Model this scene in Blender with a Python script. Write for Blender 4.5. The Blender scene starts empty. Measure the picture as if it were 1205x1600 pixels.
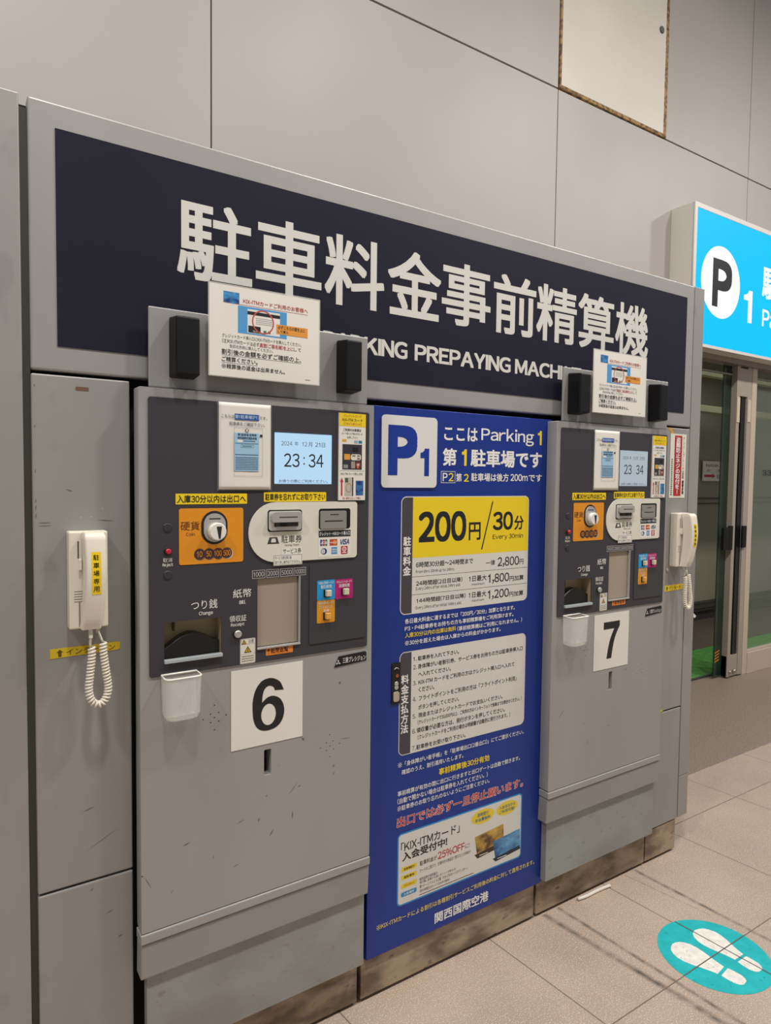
import bpy, bmesh, math, random
from mathutils import Matrix, Vector
random.seed(4)
SC = bpy.context.scene
COL = SC.collection

# ------------------------------------------------------------------ camera, world, lights, exposure
cam_d = bpy.data.cameras.new('camera'); cam = bpy.data.objects.new('camera', cam_d); COL.objects.link(cam)
cam_d.sensor_fit = 'HORIZONTAL'; cam_d.sensor_width = 36.0; cam_d.lens = 36.0 * 1052.67 / 1205.0
cam_d.clip_start = 0.02
def aim(yaw, pitch, roll):
    cy, sy, cp, sp = math.cos(yaw), math.sin(yaw), math.cos(pitch), math.sin(pitch)
    f = Vector((sy * cp, cy * cp, sp)); r = Vector((cy, -sy, 0)); u = r.cross(f)
    cr, sr = math.cos(roll), math.sin(roll)
    r2, u2 = cr * r + sr * u, cr * u - sr * r
    return Matrix(((r2.x, u2.x, -f.x), (r2.y, u2.y, -f.y), (r2.z, u2.z, -f.z)))
cam.matrix_world = Matrix.Translation((0, -1.5, 1.427)) @ aim(0.583647, -0.04918, 0.0118246).to_4x4()
SC.camera = cam

SC.view_settings.view_transform = 'Standard'
SC.view_settings.look = 'None'
SC.view_settings.exposure = 0.08
SC.view_settings.gamma = 1.0
SC.view_settings.use_curve_mapping = False

LAMP_W = 83.0
AMBIENT = 0.235
world = bpy.data.worlds.new('hall_ambient'); SC.world = world; world.use_nodes = True
bg = world.node_tree.nodes['Background']
bg.inputs['Color'].default_value = (1.0, 0.985, 0.965, 1); bg.inputs['Strength'].default_value = AMBIENT
for lx in (-2.1, 0.2, 2.5, 4.8, 7.1):
    ld = bpy.data.lights.new('ceiling_lamp', 'AREA'); ld.shape = 'RECTANGLE'
    ld.size = 0.28; ld.size_y = 0.28; ld.energy = LAMP_W; ld.color = (1.0, 0.962, 0.918)
    lo = bpy.data.objects.new('ceiling_lamp', ld); COL.objects.link(lo)
    lo.location = (lx, -1.55, 5.0)
ld = bpy.data.lights.new('inner_hall_fill', 'AREA'); ld.shape = 'RECTANGLE'; ld.size = 2.5; ld.size_y = 0.5  # added fill light that dimly brightens the hall interior, no actual fitting
ld.energy = 4.8; ld.color = (0.93, 1.0, 0.9)
lo = bpy.data.objects.new('inner_hall_fill', ld); COL.objects.link(lo); lo.location = (5.6, 1.9, 2.48)

# ------------------------------------------------------------------ materials
def lin(c): c /= 255.0; return c / 12.92 if c <= .04045 else ((c + .055) / 1.055) ** 2.4
def rgb(h): h = h.lstrip('#'); return tuple(lin(int(h[i:i + 2], 16)) for i in (0, 2, 4)) + (1.0,)
_M = {}
def M(h, rough=0.5, metal=0.0, spec=0.5):
    k = (h, rough, metal, spec)
    if k in _M: return _M[k]
    m = bpy.data.materials.new('paint_' + h.lstrip('#')); m.use_nodes = True
    b = m.node_tree.nodes['Principled BSDF']
    b.inputs['Base Color'].default_value = rgb(h); b.inputs['Roughness'].default_value = rough
    b.inputs['Metallic'].default_value = metal; b.inputs['Specular IOR Level'].default_value = spec
    _M[k] = m; return m
def nodes(m): return m.node_tree.nodes, m.node_tree.links
def mottled(name, c0, c1, scale, rough, metal=0.0, stretch=(1, 1, 1), lo=0.35, hi=0.65, bump=0.0, detail=5.0, c2=None, scale2=60):
    m = bpy.data.materials.new(name); m.use_nodes = True; N, L = nodes(m); b = N['Principled BSDF']
    tc = N.new('ShaderNodeTexCoord'); mp = N.new('ShaderNodeMapping'); mp.inputs['Scale'].default_value = stretch
    nz = N.new('ShaderNodeTexNoise'); nz.inputs['Scale'].default_value = scale; nz.inputs['Detail'].default_value = detail
    cr = N.new('ShaderNodeValToRGB'); e = cr.color_ramp.elements
    e[0].position, e[1].position = lo, hi; e[0].color, e[1].color = rgb(c0), rgb(c1)
    L.new(tc.outputs['Object'], mp.inputs['Vector']); L.new(mp.outputs['Vector'], nz.inputs['Vector']); L.new(nz.outputs['Fac'], cr.inputs['Fac'])
    out = cr.outputs['Color']
    if c2:
        n2 = N.new('ShaderNodeTexNoise'); n2.inputs['Scale'].default_value = scale2; n2.inputs['Detail'].default_value = 3
        r2 = N.new('ShaderNodeValToRGB'); r2.color_ramp.elements[0].position = .62; r2.color_ramp.elements[1].position = .72
        mx = N.new('ShaderNodeMix'); mx.data_type = 'RGBA'
        L.new(mp.outputs['Vector'], n2.inputs['Vector']); L.new(n2.outputs['Fac'], r2.inputs['Fac']); L.new(r2.outputs['Color'], mx.inputs['Factor'])
        L.new(out, mx.inputs['A']); mx.inputs['B'].default_value = rgb(c2); out = mx.outputs['Result']
    L.new(out, b.inputs['Base Color'])
    b.inputs['Roughness'].default_value = rough; b.inputs['Metallic'].default_value = metal
    if bump:
        bp = N.new('ShaderNodeBump'); bp.inputs['Strength'].default_value = bump; bp.inputs['Distance'].default_value = .002
        L.new(nz.outputs['Fac'], bp.inputs['Height']); L.new(bp.outputs['Normal'], b.inputs['Normal'])
    return m
def emit(name, h, s=1.0):
    m = bpy.data.materials.new(name); m.use_nodes = True; N, L = nodes(m); b = N['Principled BSDF']
    b.inputs['Base Color'].default_value = (0, 0, 0, 1); b.inputs['Emission Color'].default_value = rgb(h); b.inputs['Emission Strength'].default_value = s
    b.inputs['Roughness'].default_value = .5; b.inputs['Specular IOR Level'].default_value = .15
    return m
def clear(name, tint, density, rough=0.06, dots=0.0):
    """thin clear sheet: mostly see-through, a share of milky surface and a glossy coat"""
    m = bpy.data.materials.new(name); m.use_nodes = True; N, L = nodes(m); b = N['Principled BSDF']
    b.inputs['Base Color'].default_value = rgb(tint); b.inputs['Roughness'].default_value = rough
    tr = N.new('ShaderNodeBsdfTransparent'); mx = N.new('ShaderNodeMixShader'); mx.inputs['Fac'].default_value = density
    L.new(tr.outputs[0], mx.inputs[1]); L.new(b.outputs[0], mx.inputs[2]); L.new(mx.outputs[0], N['Material Output'].inputs['Surface'])
    if dots:
        tc = N.new('ShaderNodeTexCoord'); v = N.new('ShaderNodeTexVoronoi'); v.inputs['Scale'].default_value = dots; v.inputs['Randomness'].default_value = 0
        r = N.new('ShaderNodeMapRange'); r.inputs['From Min'].default_value = .25; r.inputs['From Max'].default_value = .5
        r.inputs['To Min'].default_value = density * .55; r.inputs['To Max'].default_value = min(1, density * 1.7)
        L.new(tc.outputs['Object'], v.inputs['Vector']); L.new(v.outputs['Distance'], r.inputs['Value']); L.new(r.outputs['Result'], mx.inputs['Fac'])
    return m

STEEL = mottled('grey_painted_steel', '#9f9d9b', '#a7a5a3', 2.5, .42, .25, (1, 1, .35))
STEEL_WORN = mottled('worn_grey_painted_steel', '#979592', '#9f9d9a', 3.0, .45, .2, (1, 1, .5), c2='#93918e', scale2=14)
STEEL_LOW = mottled('scuffed_grey_steel', '#8c8b87', '#9b9d9b', 5.0, .5, .2, (1, 1, 1.5), c2='#89857c', scale2=30)
PLINTH = mottled('stained_plinth_steel', '#6a5c4c', '#a9977f', 8.0, .55, .05, (1, 1, 2.2), .38, .6, c2='#5a4d3f', scale2=16, detail=9)
WALLP = mottled('beige_wall_panel', '#a9a39d', '#b2aca6', 1.2, .45, 0, (1, 1, .5), .3, .7)
HATCHP = mottled('pale_hatch_panel', '#cdc7ba', '#d6d0c3', 2.0, .4)
RUST = mottled('rusty_trim', '#5d4a35', '#a78453', 40, .8, 0, (1, 1, 1), .4, .6)
NAVY = mottled('navy_sign_face', '#22212e', '#272633', 2.0, .5); NAVY.node_tree.nodes['Principled BSDF'].inputs['Specular IOR Level'].default_value = .1
FASCIA = M('#3c393e', .48, 0, .35)
BLACK = M('#0b0b0c', .5); VOID = M('#060606', .9); BLACKBOX = M('#0d0d0f', .5, 0, .3)
GAP = M('#4b4942', .7)
CREAM = M('#e6dfcf', .38); WHITE = M('#e4e0d8', .5); PAPER = mottled('white_paper', '#dedad2', '#e6e2da', 3.0, .55)
YEL = M('#f0cf17', .45); ORANGE = M('#e0901c', .42); SILVER = M('#b9b8b4', .3, .35); DGREY = M('#85827c', .4, .2)
CHROME = M('#c9c2b8', .16, .9); DOORMETAL = M('#a99f94', .3, .15); FRAMEMETAL = M('#cbbcaa', .35, .15)
IVORYP = M('#dcd8cb', .4); BLUE = M('#0d3290', .4); INKW = M('#e9e7e2', .55); INKK = M('#17171a', .5)
INKS = M('#d2d0c9', .55); RED = M('#c2342e', .5); TEAL = M('#18aeb4', .5)

# ------------------------------------------------------------------ mesh helpers
def link(name, bm_or_mesh, mat=None, parent=None):
    if isinstance(bm_or_mesh, bmesh.types.BMesh):
        me = bpy.data.meshes.new(name); bm_or_mesh.normal_update(); bm_or_mesh.to_mesh(me); bm_or_mesh.free()
    else: me = bm_or_mesh
    if mat: me.materials.clear(); me.materials.append(mat)
    o = bpy.data.objects.new(name, me); COL.objects.link(o)
    if parent: set_parent(o, parent)
    return o
def set_parent(o, p):
    o.parent = p; bpy.context.view_layer.update(); o.matrix_parent_inverse = p.matrix_world.inverted()
def tag(o, label=None, cat=None, group=None, kind=None):
    if label: o['label'] = label
    if cat: o['category'] = cat
    if group: o['group'] = group
    if kind: o['kind'] = kind
    return o
def thing(name, loc, label, cat, group=None):
    o = bpy.data.objects.new(name, None); COL.objects.link(o); o.location = loc; o.empty_display_size = .05
    bpy.context.view_layer.update()
    return tag(o, label, cat, group)
def struct(name, bm, mat, parent=None):
    o = link(name, bm, mat, parent)
    if not parent: o['kind'] = 'structure'
    return o
def box(x0, x1, y0, y1, z0, z1, bev=0.0, bm=None, seg=2):
    b = bmesh.new()
    bmesh.ops.create_cube(b, size=1.0)
    for v in b.verts:
        v.co = Vector(((x0 + x1) / 2 + v.co.x * (x1 - x0), (y0 + y1) / 2 + v.co.y * (y1 - y0), (z0 + z1) / 2 + v.co.z * (z1 - z0)))
    if bev: bmesh.ops.bevel(b, geom=list(b.edges), offset=bev, segments=seg, affect='EDGES', profile=.5)
    return join(bm, b)
def join(bm, b):
    if bm is None: return b
    me = bpy.data.meshes.new('tmp'); b.to_mesh(me); b.free(); bm.from_mesh(me); bpy.data.meshes.remove(me); return bm
def rrect(x0, x1, z0, z1, r=0.0, n=6, rs=None):
    """outline points, anticlockwise seen from the front; rs = radii of (bottom-left, bottom-right, top-right, top-left)"""
    rs = rs or (r, r, r, r); out = []
    for (cx, cz, a0, rr) in ((x0, z0, 180, rs[0]), (x1, z0, 270, rs[1]), (x1, z1, 0, rs[2]), (x0, z1, 90, rs[3])):
        sx = 1 if cx == x0 else -1; sz = 1 if cz == z0 else -1
        if rr <= 0: out.append((cx, cz)); continue
        for i in range(n + 1):
            a = math.radians(a0 + 90 * i / n)
            out.append((cx + sx * rr + rr * math.cos(a), cz + sz * rr + rr * math.sin(a)))
    return out
def oval(cx, cz, rx, rz, n=32): return [(cx + rx * math.cos(2 * math.pi * i / n), cz + rz * math.sin(2 * math.pi * i / n)) for i in range(n)]
def plate(outline, yf, yb, holes=(), bm=None):
    """solid sheet facing -y with the given outline and holes"""
    c = bpy.data.curves.new('t', 'CURVE'); c.dimensions = '2D'; c.fill_mode = 'BOTH'; c.extrude = (yb - yf) / 2
    for pts in [outline] + list(holes):
        s = c.splines.new('POLY'); s.points.add(len(pts) - 1); s.use_cyclic_u = True
        for p, (x, z) in zip(s.points, pts): p.co = (x, z, 0, 1)
    o = bpy.data.objects.new('t', c); COL.objects.link(o)
    me = bpy.data.meshes.new_from_object(o.evaluated_get(bpy.context.evaluated_depsgraph_get()))
    bpy.data.objects.remove(o); bpy.data.curves.remove(c)
    b = bmesh.new(); b.from_mesh(me); bpy.data.meshes.remove(me)
    for v in b.verts: v.co = Vector((v.co.x, (yf + yb) / 2 - v.co.z, v.co.y))
    bmesh.ops.remove_doubles(b, verts=b.verts, dist=1e-6)
    return join(bm, b)
def recess(x0, x1, z0, z1, yf, yb, bm=None):
    """five-sided niche open to the front"""
    b = bmesh.new()
    f = [b.verts.new((x, yf, z)) for x, z in ((x0, z0), (x1, z0), (x1, z1), (x0, z1))]
    k = [b.verts.new((x, yb, z)) for x, z in ((x0, z0), (x1, z0), (x1, z1), (x0, z1))]
    b.faces.new(k)
    for i in range(4): b.faces.new((f[i], f[(i + 1) % 4], k[(i + 1) % 4], k[i]))
    return join(bm, b)
def tube(pts, r, n=8, bm=None, cap=True):
    b = bmesh.new(); rings = []; pts = [Vector(p) for p in pts]
    up = Vector((0.31, 0.87, 0.4)).normalized()
    for i, p in enumerate(pts):
        t = (pts[min(i + 1, len(pts) - 1)] - pts[max(i - 1, 0)]).normalized()
        a = t.cross(up).normalized(); c = t.cross(a)
        rings.append([b.verts.new(p + r * (math.cos(2 * math.pi * k / n) * a + math.sin(2 * math.pi * k / n) * c)) for k in range(n)])
    for i in range(len(rings) - 1):
        for k in range(n): b.faces.new((rings[i][k], rings[i][(k + 1) % n], rings[i + 1][(k + 1) % n], rings[i + 1][k]))
    if cap: b.faces.new(rings[0][::-1]); b.faces.new(rings[-1])
    for f in b.faces: f.smooth = True
    return join(bm, b)
def cyl(cx, cz, r, yf, yb, n=32, bev=0.0, bm=None, rz=None):
    b = plate(oval(cx, cz, r, rz or r, n), yf, yb)
    if bev:
        es = [e for e in b.edges if abs(e.verts[0].co.y - yf) < 1e-5 and abs(e.verts[1].co.y - yf) < 1e-5 and len(e.link_faces) == 2 and
              any(abs(f.normal.y) < .5 for f in e.link_faces)]
        b.normal_update()
        es = [e for e in b.edges if abs(e.verts[0].co.y - yf) < 1e-5 and abs(e.verts[1].co.y - yf) < 1e-5 and any(abs(f.normal.y) < .5 for f in e.link_faces)]
        bmesh.ops.bevel(b, geom=es, offset=bev, segments=2, affect='EDGES')
    return join(bm, b)

# ------------------------------------------------------------------ lettering
_G, _C = {}, {}
ONE = ([(.30, 0), (.30, .735), (.215, .735), (.185, .665), (.12, .62), (.045, .605), (.045, .53), (.20, .53), (.20, 0)], [(0, 1, 2, 8), (2, 3, 7, 8), (3, 4, 5, 6, 7)])
def char_mesh(ch):
    """(verts, faces, left, right): one character; Latin ones are taken from the plain wide forms and set proportionally"""
    if ch in _C: return _C[ch]
    wide = chr(ord(ch) + 0xFEE0) if '!' <= ch <= '~' else ch
    c = bpy.data.curves.new('t', 'FONT'); c.body = wide; c.size = 1; c.resolution_u = 5
    o = bpy.data.objects.new('t', c); COL.objects.link(o)
    me = bpy.data.meshes.new_from_object(o.evaluated_get(bpy.context.evaluated_depsgraph_get()))
    v = [(p.co.x, p.co.y) for p in me.vertices]; f = [tuple(p.vertices) for p in me.polygons]
    bpy.data.objects.remove(o); bpy.data.curves.remove(c); bpy.data.meshes.remove(me)
    if ch == '1': v, f = list(ONE[0]), list(ONE[1])
    if ch == 'I': v, f = [(0, 0), (.085, 0), (.085, .735), (0, .735)], [(0, 1, 2, 3)]
    if ch == '-': v, f = [(0, .26), (.26, .26), (.26, .335), (0, .335)], [(0, 1, 2, 3)]
    if ch == '※':
        v, f = [], []
        for a in (45, 135):
            c_, s_ = math.cos(math.radians(a)), math.sin(math.radians(a)); m = len(v)
            v += [(.5 + c_ * p - s_ * q, .38 + s_ * p + c_ * q) for p, q in ((-.5, -.03), (.5, -.03), (.5, .03), (-.5, .03))]; f.append((m, m + 1, m + 2, m + 3))
        for x, z in ((.5, .75), (.5, .01), (.13, .38), (.87, .38)):
            m = len(v); v += [(x + .07 * i, z + .07 * j) for i, j in ((-1, -1), (1, -1), (1, 1), (-1, 1))]; f.append((m, m + 1, m + 2, m + 3))
    if v and wide != ch:
        l = min(p[0] for p in v); v = [(p[0] - l + .038, p[1]) for p in v]; r = (.0, max(p[0] for p in v) + .038)
        if ch.isdigit(): r = (.0, max(r[1], .50))
    elif ch == ' ': r = (0, .26)
    else: r = (0, 1.0 if v else .5)
    _C[ch] = (v, f, r[0], r[1]); return _C[ch]
def glyphs(body, bold, sp=1.0, lead=1.0):
    k = (body, bold, sp, lead)
    if k in _G: return _G[k]
    if bold:                                   # heavier strokes: the glyphs laid over themselves, each copy a hair in front
        v0, f0 = glyphs(body, 0, sp, lead); v, f = list(v0), list(f0); q = bold
        sh = [(-q, -q), (q, q), (-q, q), (q, -q)] + ([(q, 0), (-q, 0), (0, q), (0, -q)] if bold > .027 or len(body) < 12 else [])
        for i, (dx, dz) in enumerate(sh):
            m = len(v); v += [(p[0] + dx, p[1] + dz, i + 1) for p in v0]; f += [tuple(t + m for t in u) for u in f0]
        _G[k] = (v, f); return _G[k]
    v, f = [], []; rows = body.split('\n')
    for j, row in enumerate(rows):
        cs = [char_mesh(ch) for ch in row]; x = -sum(c[3] for c in cs) / 2 if len(rows) > 1 else 0.0
        for cv, cf, l, r in cs:
            m = len(v); v += [(p[0] + x, p[1] - j * 1.08 * lead, 0) for p in cv]; f += [tuple(t + m for t in u) for u in cf]; x += r * sp
    _G[k] = (v, f); return _G[k]
class Ink:
    """everything printed on one surface, gathered into one mesh; each layer lies a hair in front of the last"""
    def __init__(s, y, step=.00015, dx=0.0, dz=0.0): s.y = y; s.step = step; s.v = []; s.f = []; s.mi = []; s.mats = []; s.dx = dx; s.dz = dz
    def _add(s, pts, faces, mat, lay):
        if mat not in s.mats: s.mats.append(mat)
        n = len(s.v); y = s.y - s.step * lay
        s.v += [(p[0] + s.dx, y - (p[2] * .000012 if len(p) > 2 else 0), p[1] + s.dz) for p in pts]; s.f += [tuple(i + n for i in f) for f in faces]; s.mi += [s.mats.index(mat)] * len(faces)
    def text(s, body, x0, x1, z0, z1, mat, bold=0.0, lay=2, edge=None, edge_w=.03, sp=1.0, lead=1.0, lean=0.0):
        v, f = glyphs(body, bold, sp, lead)
        if not v: return
        ax, bx = min(p[0] for p in v), max(p[0] for p in v); az, bz = min(p[1] for p in v), max(p[1] for p in v)
        sx = (x1 - x0) / max(bx - ax, 1e-6); sz = (z1 - z0) / max(bz - az, 1e-6)
        if body in ('ー', '一', '-'): sz = sx
        g = lambda vv: [(x0 + (p[0] - ax) * sx + lean * (p[1] - az) * sz, z0 + (p[1] - az) * sz, p[2]) for p in vv]
        if edge:
            v2, f2 = glyphs(body, bold + edge_w, sp, lead); s._add(g(v2), f2, edge, lay - .5)
        s._add(g(v), f, mat, lay)
    def poly(s, pts, mat, lay=1): s._add(pts, [tuple(range(len(pts)))], mat, lay)
    def rect(s, x0, x1, z0, z1, mat, lay=1, r=0.0): s.poly(rrect(x0, x1, z0, z1, r), mat, lay)
    def ring(s, outer, inner, mat, lay=1):
        n = len(outer); s._add(outer + inner, [(i, (i + 1) % n, n + (i + 1) % n, n + i) for i in range(n)], mat, lay)
    def frame(s, x0, x1, z0, z1, w, mat, lay=1, r=0.0): s.ring(rrect(x0, x1, z0, z1, r), rrect(x0 + w, x1 - w, z0 + w, z1 - w, max(r - w, 0)), mat, lay)
    def dashes(s, x0, x1, z0, z1, mat, lay=2, rows=1, fill=.6, seed=1):
        """rows of print too small to read"""
        rr = random.Random(seed); h = (z1 - z0) / rows
        for k in range(rows):
            x = x0; zz = z0 + k * h + h * (1 - fill) / 2
            while x < x1:
                w = min(h * rr.uniform(.4, 1.1), x1 - x); s.rect(x, x + w * .8, zz, zz + h * fill, mat, lay); x += w
    def build(s, parent, name='lettering'):
        me = bpy.data.meshes.new(name); me.from_pydata(s.v, [], s.f)
        for m in s.mats: me.materials.append(m)
        for p, i in zip(me.polygons, s.mi): p.material_index = i
        o = bpy.data.objects.new(name, me); COL.objects.link(o)
        # front faces look to -y
        b = bmesh.new(); b.from_mesh(me); b.normal_update()
        fl = [f for f in b.faces if f.normal.y > 0]
        if fl: bmesh.ops.reverse_faces(b, faces=fl)
        b.to_mesh(me); b.free()
        if parent: set_parent(o, parent)
        return o

# ------------------------------------------------------------------ the setting
def floor_material():
    m = bpy.data.materials.new('beige_stone_tiles'); m.use_nodes = True; N, L = nodes(m); b = N['Principled BSDF']
    tc = N.new('ShaderNodeTexCoord'); sx = N.new('ShaderNodeSeparateXYZ'); L.new(tc.outputs['Object'], sx.inputs[0])
    def math_(op, a, bb=None, c=None):
        n = N.new('ShaderNodeMath'); n.operation = op
        for i, q in enumerate((a, bb, c)):
            if q is None: continue
            if isinstance(q, (int, float)): n.inputs[i].default_value = q
            else: L.new(q, n.inputs[i])
        return n.outputs[0]
    X, Y = sx.outputs['X'], sx.outputs['Y']
    def joint(v, off, pitch, w):
        a = math_('FRACT', math_('DIVIDE', math_('SUBTRACT', v, off), pitch))
        d = math_('MULTIPLY', math_('MINIMUM', a, math_('SUBTRACT', 1.0, a)), pitch)
        return math_('LESS_THAN', d, w)
    Xs = math_('ADD', X, math_('MULTIPLY', Y, 0.085))
    j = math_('MAXIMUM', joint(Xs, 1.402, .5345, .0017), joint(Y, -.4145, .53, .0017))
    def noise(scale, det=4, vec=None):
        n = N.new('ShaderNodeTexNoise'); n.inputs['Scale'].default_value = scale; n.inputs['Detail'].default_value = det
        L.new(vec or tc.outputs['Object'], n.inputs['Vector']); return n.outputs['Fac']
    def ramp(v, p0, p1, c0, c1):
        r = N.new('ShaderNodeValToRGB'); e = r.color_ramp.elements; e[0].position, e[1].position = p0, p1; e[0].color, e[1].color = rgb(c0), rgb(c1)
        L.new(v, r.inputs['Fac']); return r.outputs['Color']
    def mix(f, a, c):
        n = N.new('ShaderNodeMix'); n.data_type = 'RGBA'
        L.new(f, n.inputs['Factor'])
        for s_, q in (('A', a), ('B', c)):
            if isinstance(q, str): n.inputs[s_].default_value = rgb(q)
            else: L.new(q, n.inputs[s_])
        return n.outputs['Result']
    base = ramp(noise(3.0), .3, .7, '#a29080', '#b3a08f')
    speck = math_('MULTIPLY', math_('GREATER_THAN', noise(300, 2), .60), .5)
    base = mix(speck, base, '#efe6d8')
    base = mix(math_('MULTIPLY', math_('GREATER_THAN', noise(210, 2), .64), .35), base, '#8a7c6b')
    # tyre-like skid streaks: bands along lines x = x0 + k*y, broken up by noise
    for x0, k, w, y0, st in ((1.700, -.075, .011, -.75, 1.15), (1.634, -.122, .017, -.75, 1.15), (2.107, -.068, .012, -.8, 1.1), (2.05, -.16, .003, -.3, .9)):
        d = math_('ABSOLUTE', math_('SUBTRACT', X, math_('ADD', x0, math_('MULTIPLY', Y, k))))
        band = math_('SUBTRACT', 1.0, math_('MINIMUM', 1.0, math_('DIVIDE', d, w)))
        band = math_('MULTIPLY', band, math_('GREATER_THAN', Y, y0)); band = math_('MULTIPLY', band, math_('LESS_THAN', Y, .0))
        band = math_('MULTIPLY', band, math_('MULTIPLY', math_('MULTIPLY', math_('ADD', noise(26, 5), -.24), 2.3), st))
        mm = N.new('ShaderNodeClamp'); L.new(band, mm.inputs[0])
        base = mix(mm.outputs[0], base, '#5a5148')
    base = mix(j, base, '#6d6253')
    L.new(base, b.inputs['Base Color']); b.inputs['Roughness'].default_value = .5
    return m
fl = struct('floor', box(-3, 9, -5, .366, -.1, 0), floor_material())
struct('floor_entrance', box(2.40, 9, .367, 1.265, -.1, 0), mottled('brown_granite', '#7a6e62', '#9a8b7d', 120, .45, 0, (1, 1, 1), .35, .65, detail=3))
struct('floor_inner', box(2.6, 9, 1.266, 3.5, -.1, 0), M('#5c5349', .35))

# panelled wall behind: every cladding panel with open joints
wb = bmesh.new(); g = .003
xs = [-3.02, -1.04, .927, 2.900, 4.856, 6.82, 8.8]
for i in range(len(xs) - 1):
    if xs[i] < 2.5: box(xs[i] + g, xs[i + 1] - g, 1.20, 1.235, 2.15, 3.600 - g, .0015, wb)
    else: box(xs[i] + g, xs[i + 1] - g, 1.20, 1.235, 2.36, 3.600 - g, .0015, wb)
    if i == 3:
        box(3.885, xs[i + 1] - g, 1.20, 1.235, 3.606, 5.6, .0015, wb)
    else: box(xs[i] + g, xs[i + 1] - g, 1.20, 1.235, 3.606, 5.6, .0015, wb)
wall = struct('wall_back', wb, WALLP)
struct('wall_backing', box(-3, 8.8, 1.236, 1.25, 2.60, 5.6), M('#3a3733', .9))

# hatch with rusted surround high on the wall
ht = thing('access_hatch', (3.39, 1.2, 3.612), 'pale access hatch with rusty edges high on the panelled wall', 'hatch')
link('hatch_panel', box(2.922, 3.855, 1.198, 1.232, 3.628, 5.55, .002), HATCHP, ht)
hb = plate(rrect(2.905, 3.880, 3.608, 5.58), 1.196, 1.232, [rrect(2.920, 3.857, 3.626, 5.56)])
link('rusty_frame', hb, RUST, ht)
lk = cyl(3.805, 4.245, .021, 1.19, 1.198, 20, .003); link('lock', lk, M('#6d6a63', .4, .4), ht)

# entrance: beams, glazing, sliding leaves
GL = clear('door_glass', '#a9b4a6', .13, .03)
GREENGL = clear('green_glass_edge', '#25352b', .72, .05)
hd = bmesh.new()
box(2.5, 8.8, 1.13, 1.22, 2.262, 2.300, .002, hd); box(2.5, 8.8, 1.10, 1.22, 2.306, 2.36, .002, hd)
struct('trim_1', hd, M('#8d8278', .35, .3))
tb = bmesh.new(); box(2.5, 8.8, 1.19, 1.21, 2.195, 2.206, .001, tb); struct('trim_2', tb, M('#8d8a80', .35, .4))
wn = struct('window_1', box(5.02, 8.8, 1.196, 1.204, .17, 2.262), GL)
fr = bmesh.new()
box(4.957, 5.020, 1.165, 1.215, 0, 2.262, .002, fr); box(5.02, 8.8, 1.16, 1.215, .0, .158, .002, fr); box(5.02, 8.8, 1.18, 1.21, .160, .170, .001, fr)
struct('window_frame', fr, FRAMEMETAL, wn)
stk = Ink(1.194); stk.text('33', 5.19, 5.33, 1.487, 1.527, M('#2b2d2a', .6), .02); stk.rect(5.0, 5.03, .852, .94, M('#d8d2c6', .6), 1)
stk.build(wn, 'glass_sticker')
dr = struct('door_1', box(4.655, 4.755, 1.208, 1.216, .02, 2.262), GREENGL)
ds = bmesh.new()
box(4.755, 4.793, 1.165, 1.215, 0.01, 2.262, .002, ds); box(4.896, 4.950, 1.165, 1.215, 0.01, 2.262, .002, ds)
box(4.755, 4.95, 1.17, 1.212, .01, .165, .002, ds); box(4.760, 4.95, 1.166, 1.212, 2.05, 2.25, .002, ds)
struct('door_stile', ds, DOORMETAL, dr)
struct('door_pane', box(4.793, 4.842, 1.19, 1.198, .165, 2.05), clear('side_glass', '#39463c', .75, .05), dr)
struct('door_seal', box(4.842, 4.896, 1.18, 1.2, .165, 2.05), M('#15171a', .35), dr)
db = bmesh.new()
box(4.755, 4.792, 1.160, 1.166, 1.86, 2.04, .001, db); box(4.900, 4.940, 1.160, 1.166, 1.87, 2.03, .001, db)
struct('door_plate', db, M('#d8c9b4', .35, .2), dr)
dh = bmesh.new(); box(4.625, 4.70, 1.150, 1.166, .95, 1.11, .004, dh); box(4.70, 4.745, 1.150, 1.166, .945, 1.12, .004, dh); box(4.875, 4.925, 1.150, 1.166, .955, 1.115, .004, dh)
struct('door_handle', dh, BLACKBOX, dr)
bl = bmesh.new()
for bx_ in (4.79, 4.845): cyl(bx_, .045, .012, 1.150, 1.166, 16, .004, bl)
struct('floor_bolt', bl, CHROME, dr)
os_ = Ink(1.2075)
for k in range(4): os_.poly([(4.665, .12 + .022 * k), (4.72, .135 + .022 * k), (4.72, .145 + .022 * k), (4.665, .130 + .022 * k)], M('#c77a22', .5))
os_.build(dr, 'caution_sticker')
# the hall inside
struct('wall_inner', box(2.4, 9, 2.52, 2.6, 0, 2.6), mottled('olive_inner_wall', '#7f7b6b', '#8a8672', 1.0, .6))
iw = bmesh.new(); box(2.5, 9, 2.505, 2.52, 1.255, 1.27, .001, iw); box(2.5, 9, 2.505, 2.52, 1.205, 1.215, .001, iw); box(2.5, 9, 2.50, 2.52, .0, .10, .002, iw); box(2.5, 9, 2.46, 2.52, .17, .19, .002, iw); box(2.5, 9, 2.46, 2.52, .10, .11, .002, iw)
struct('trim_3', iw, M('#2f2c26', .5))
struct('ceiling_inner', box(2.4, 9, 1.23, 2.6, 2.52, 2.6), M('#6a675d', .8))
ib = bmesh.new(); box(2.6, 9, 2.2, 2.3, 2.10, 2.16, .003, ib); box(2.6, 9, 1.8, 1.86, 2.33, 2.37, .003, ib)
struct('trim_4', ib, M('#b3b293', .5))
struct('wall_inner_left', box(2.42, 2.5, 1.25, 2.52, 0, 2.52), M('#77735f', .7))
ns = thing('direction_sign', (6.7, 2.5, 1.45), 'white paper sign with a red arrow on the wall inside the glass entrance', 'sign')
link('sheet', box(6.545, 6.93, 2.498, 2.504, 1.445, 1.650), M('#d9d2cc', .6), ns)
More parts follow.
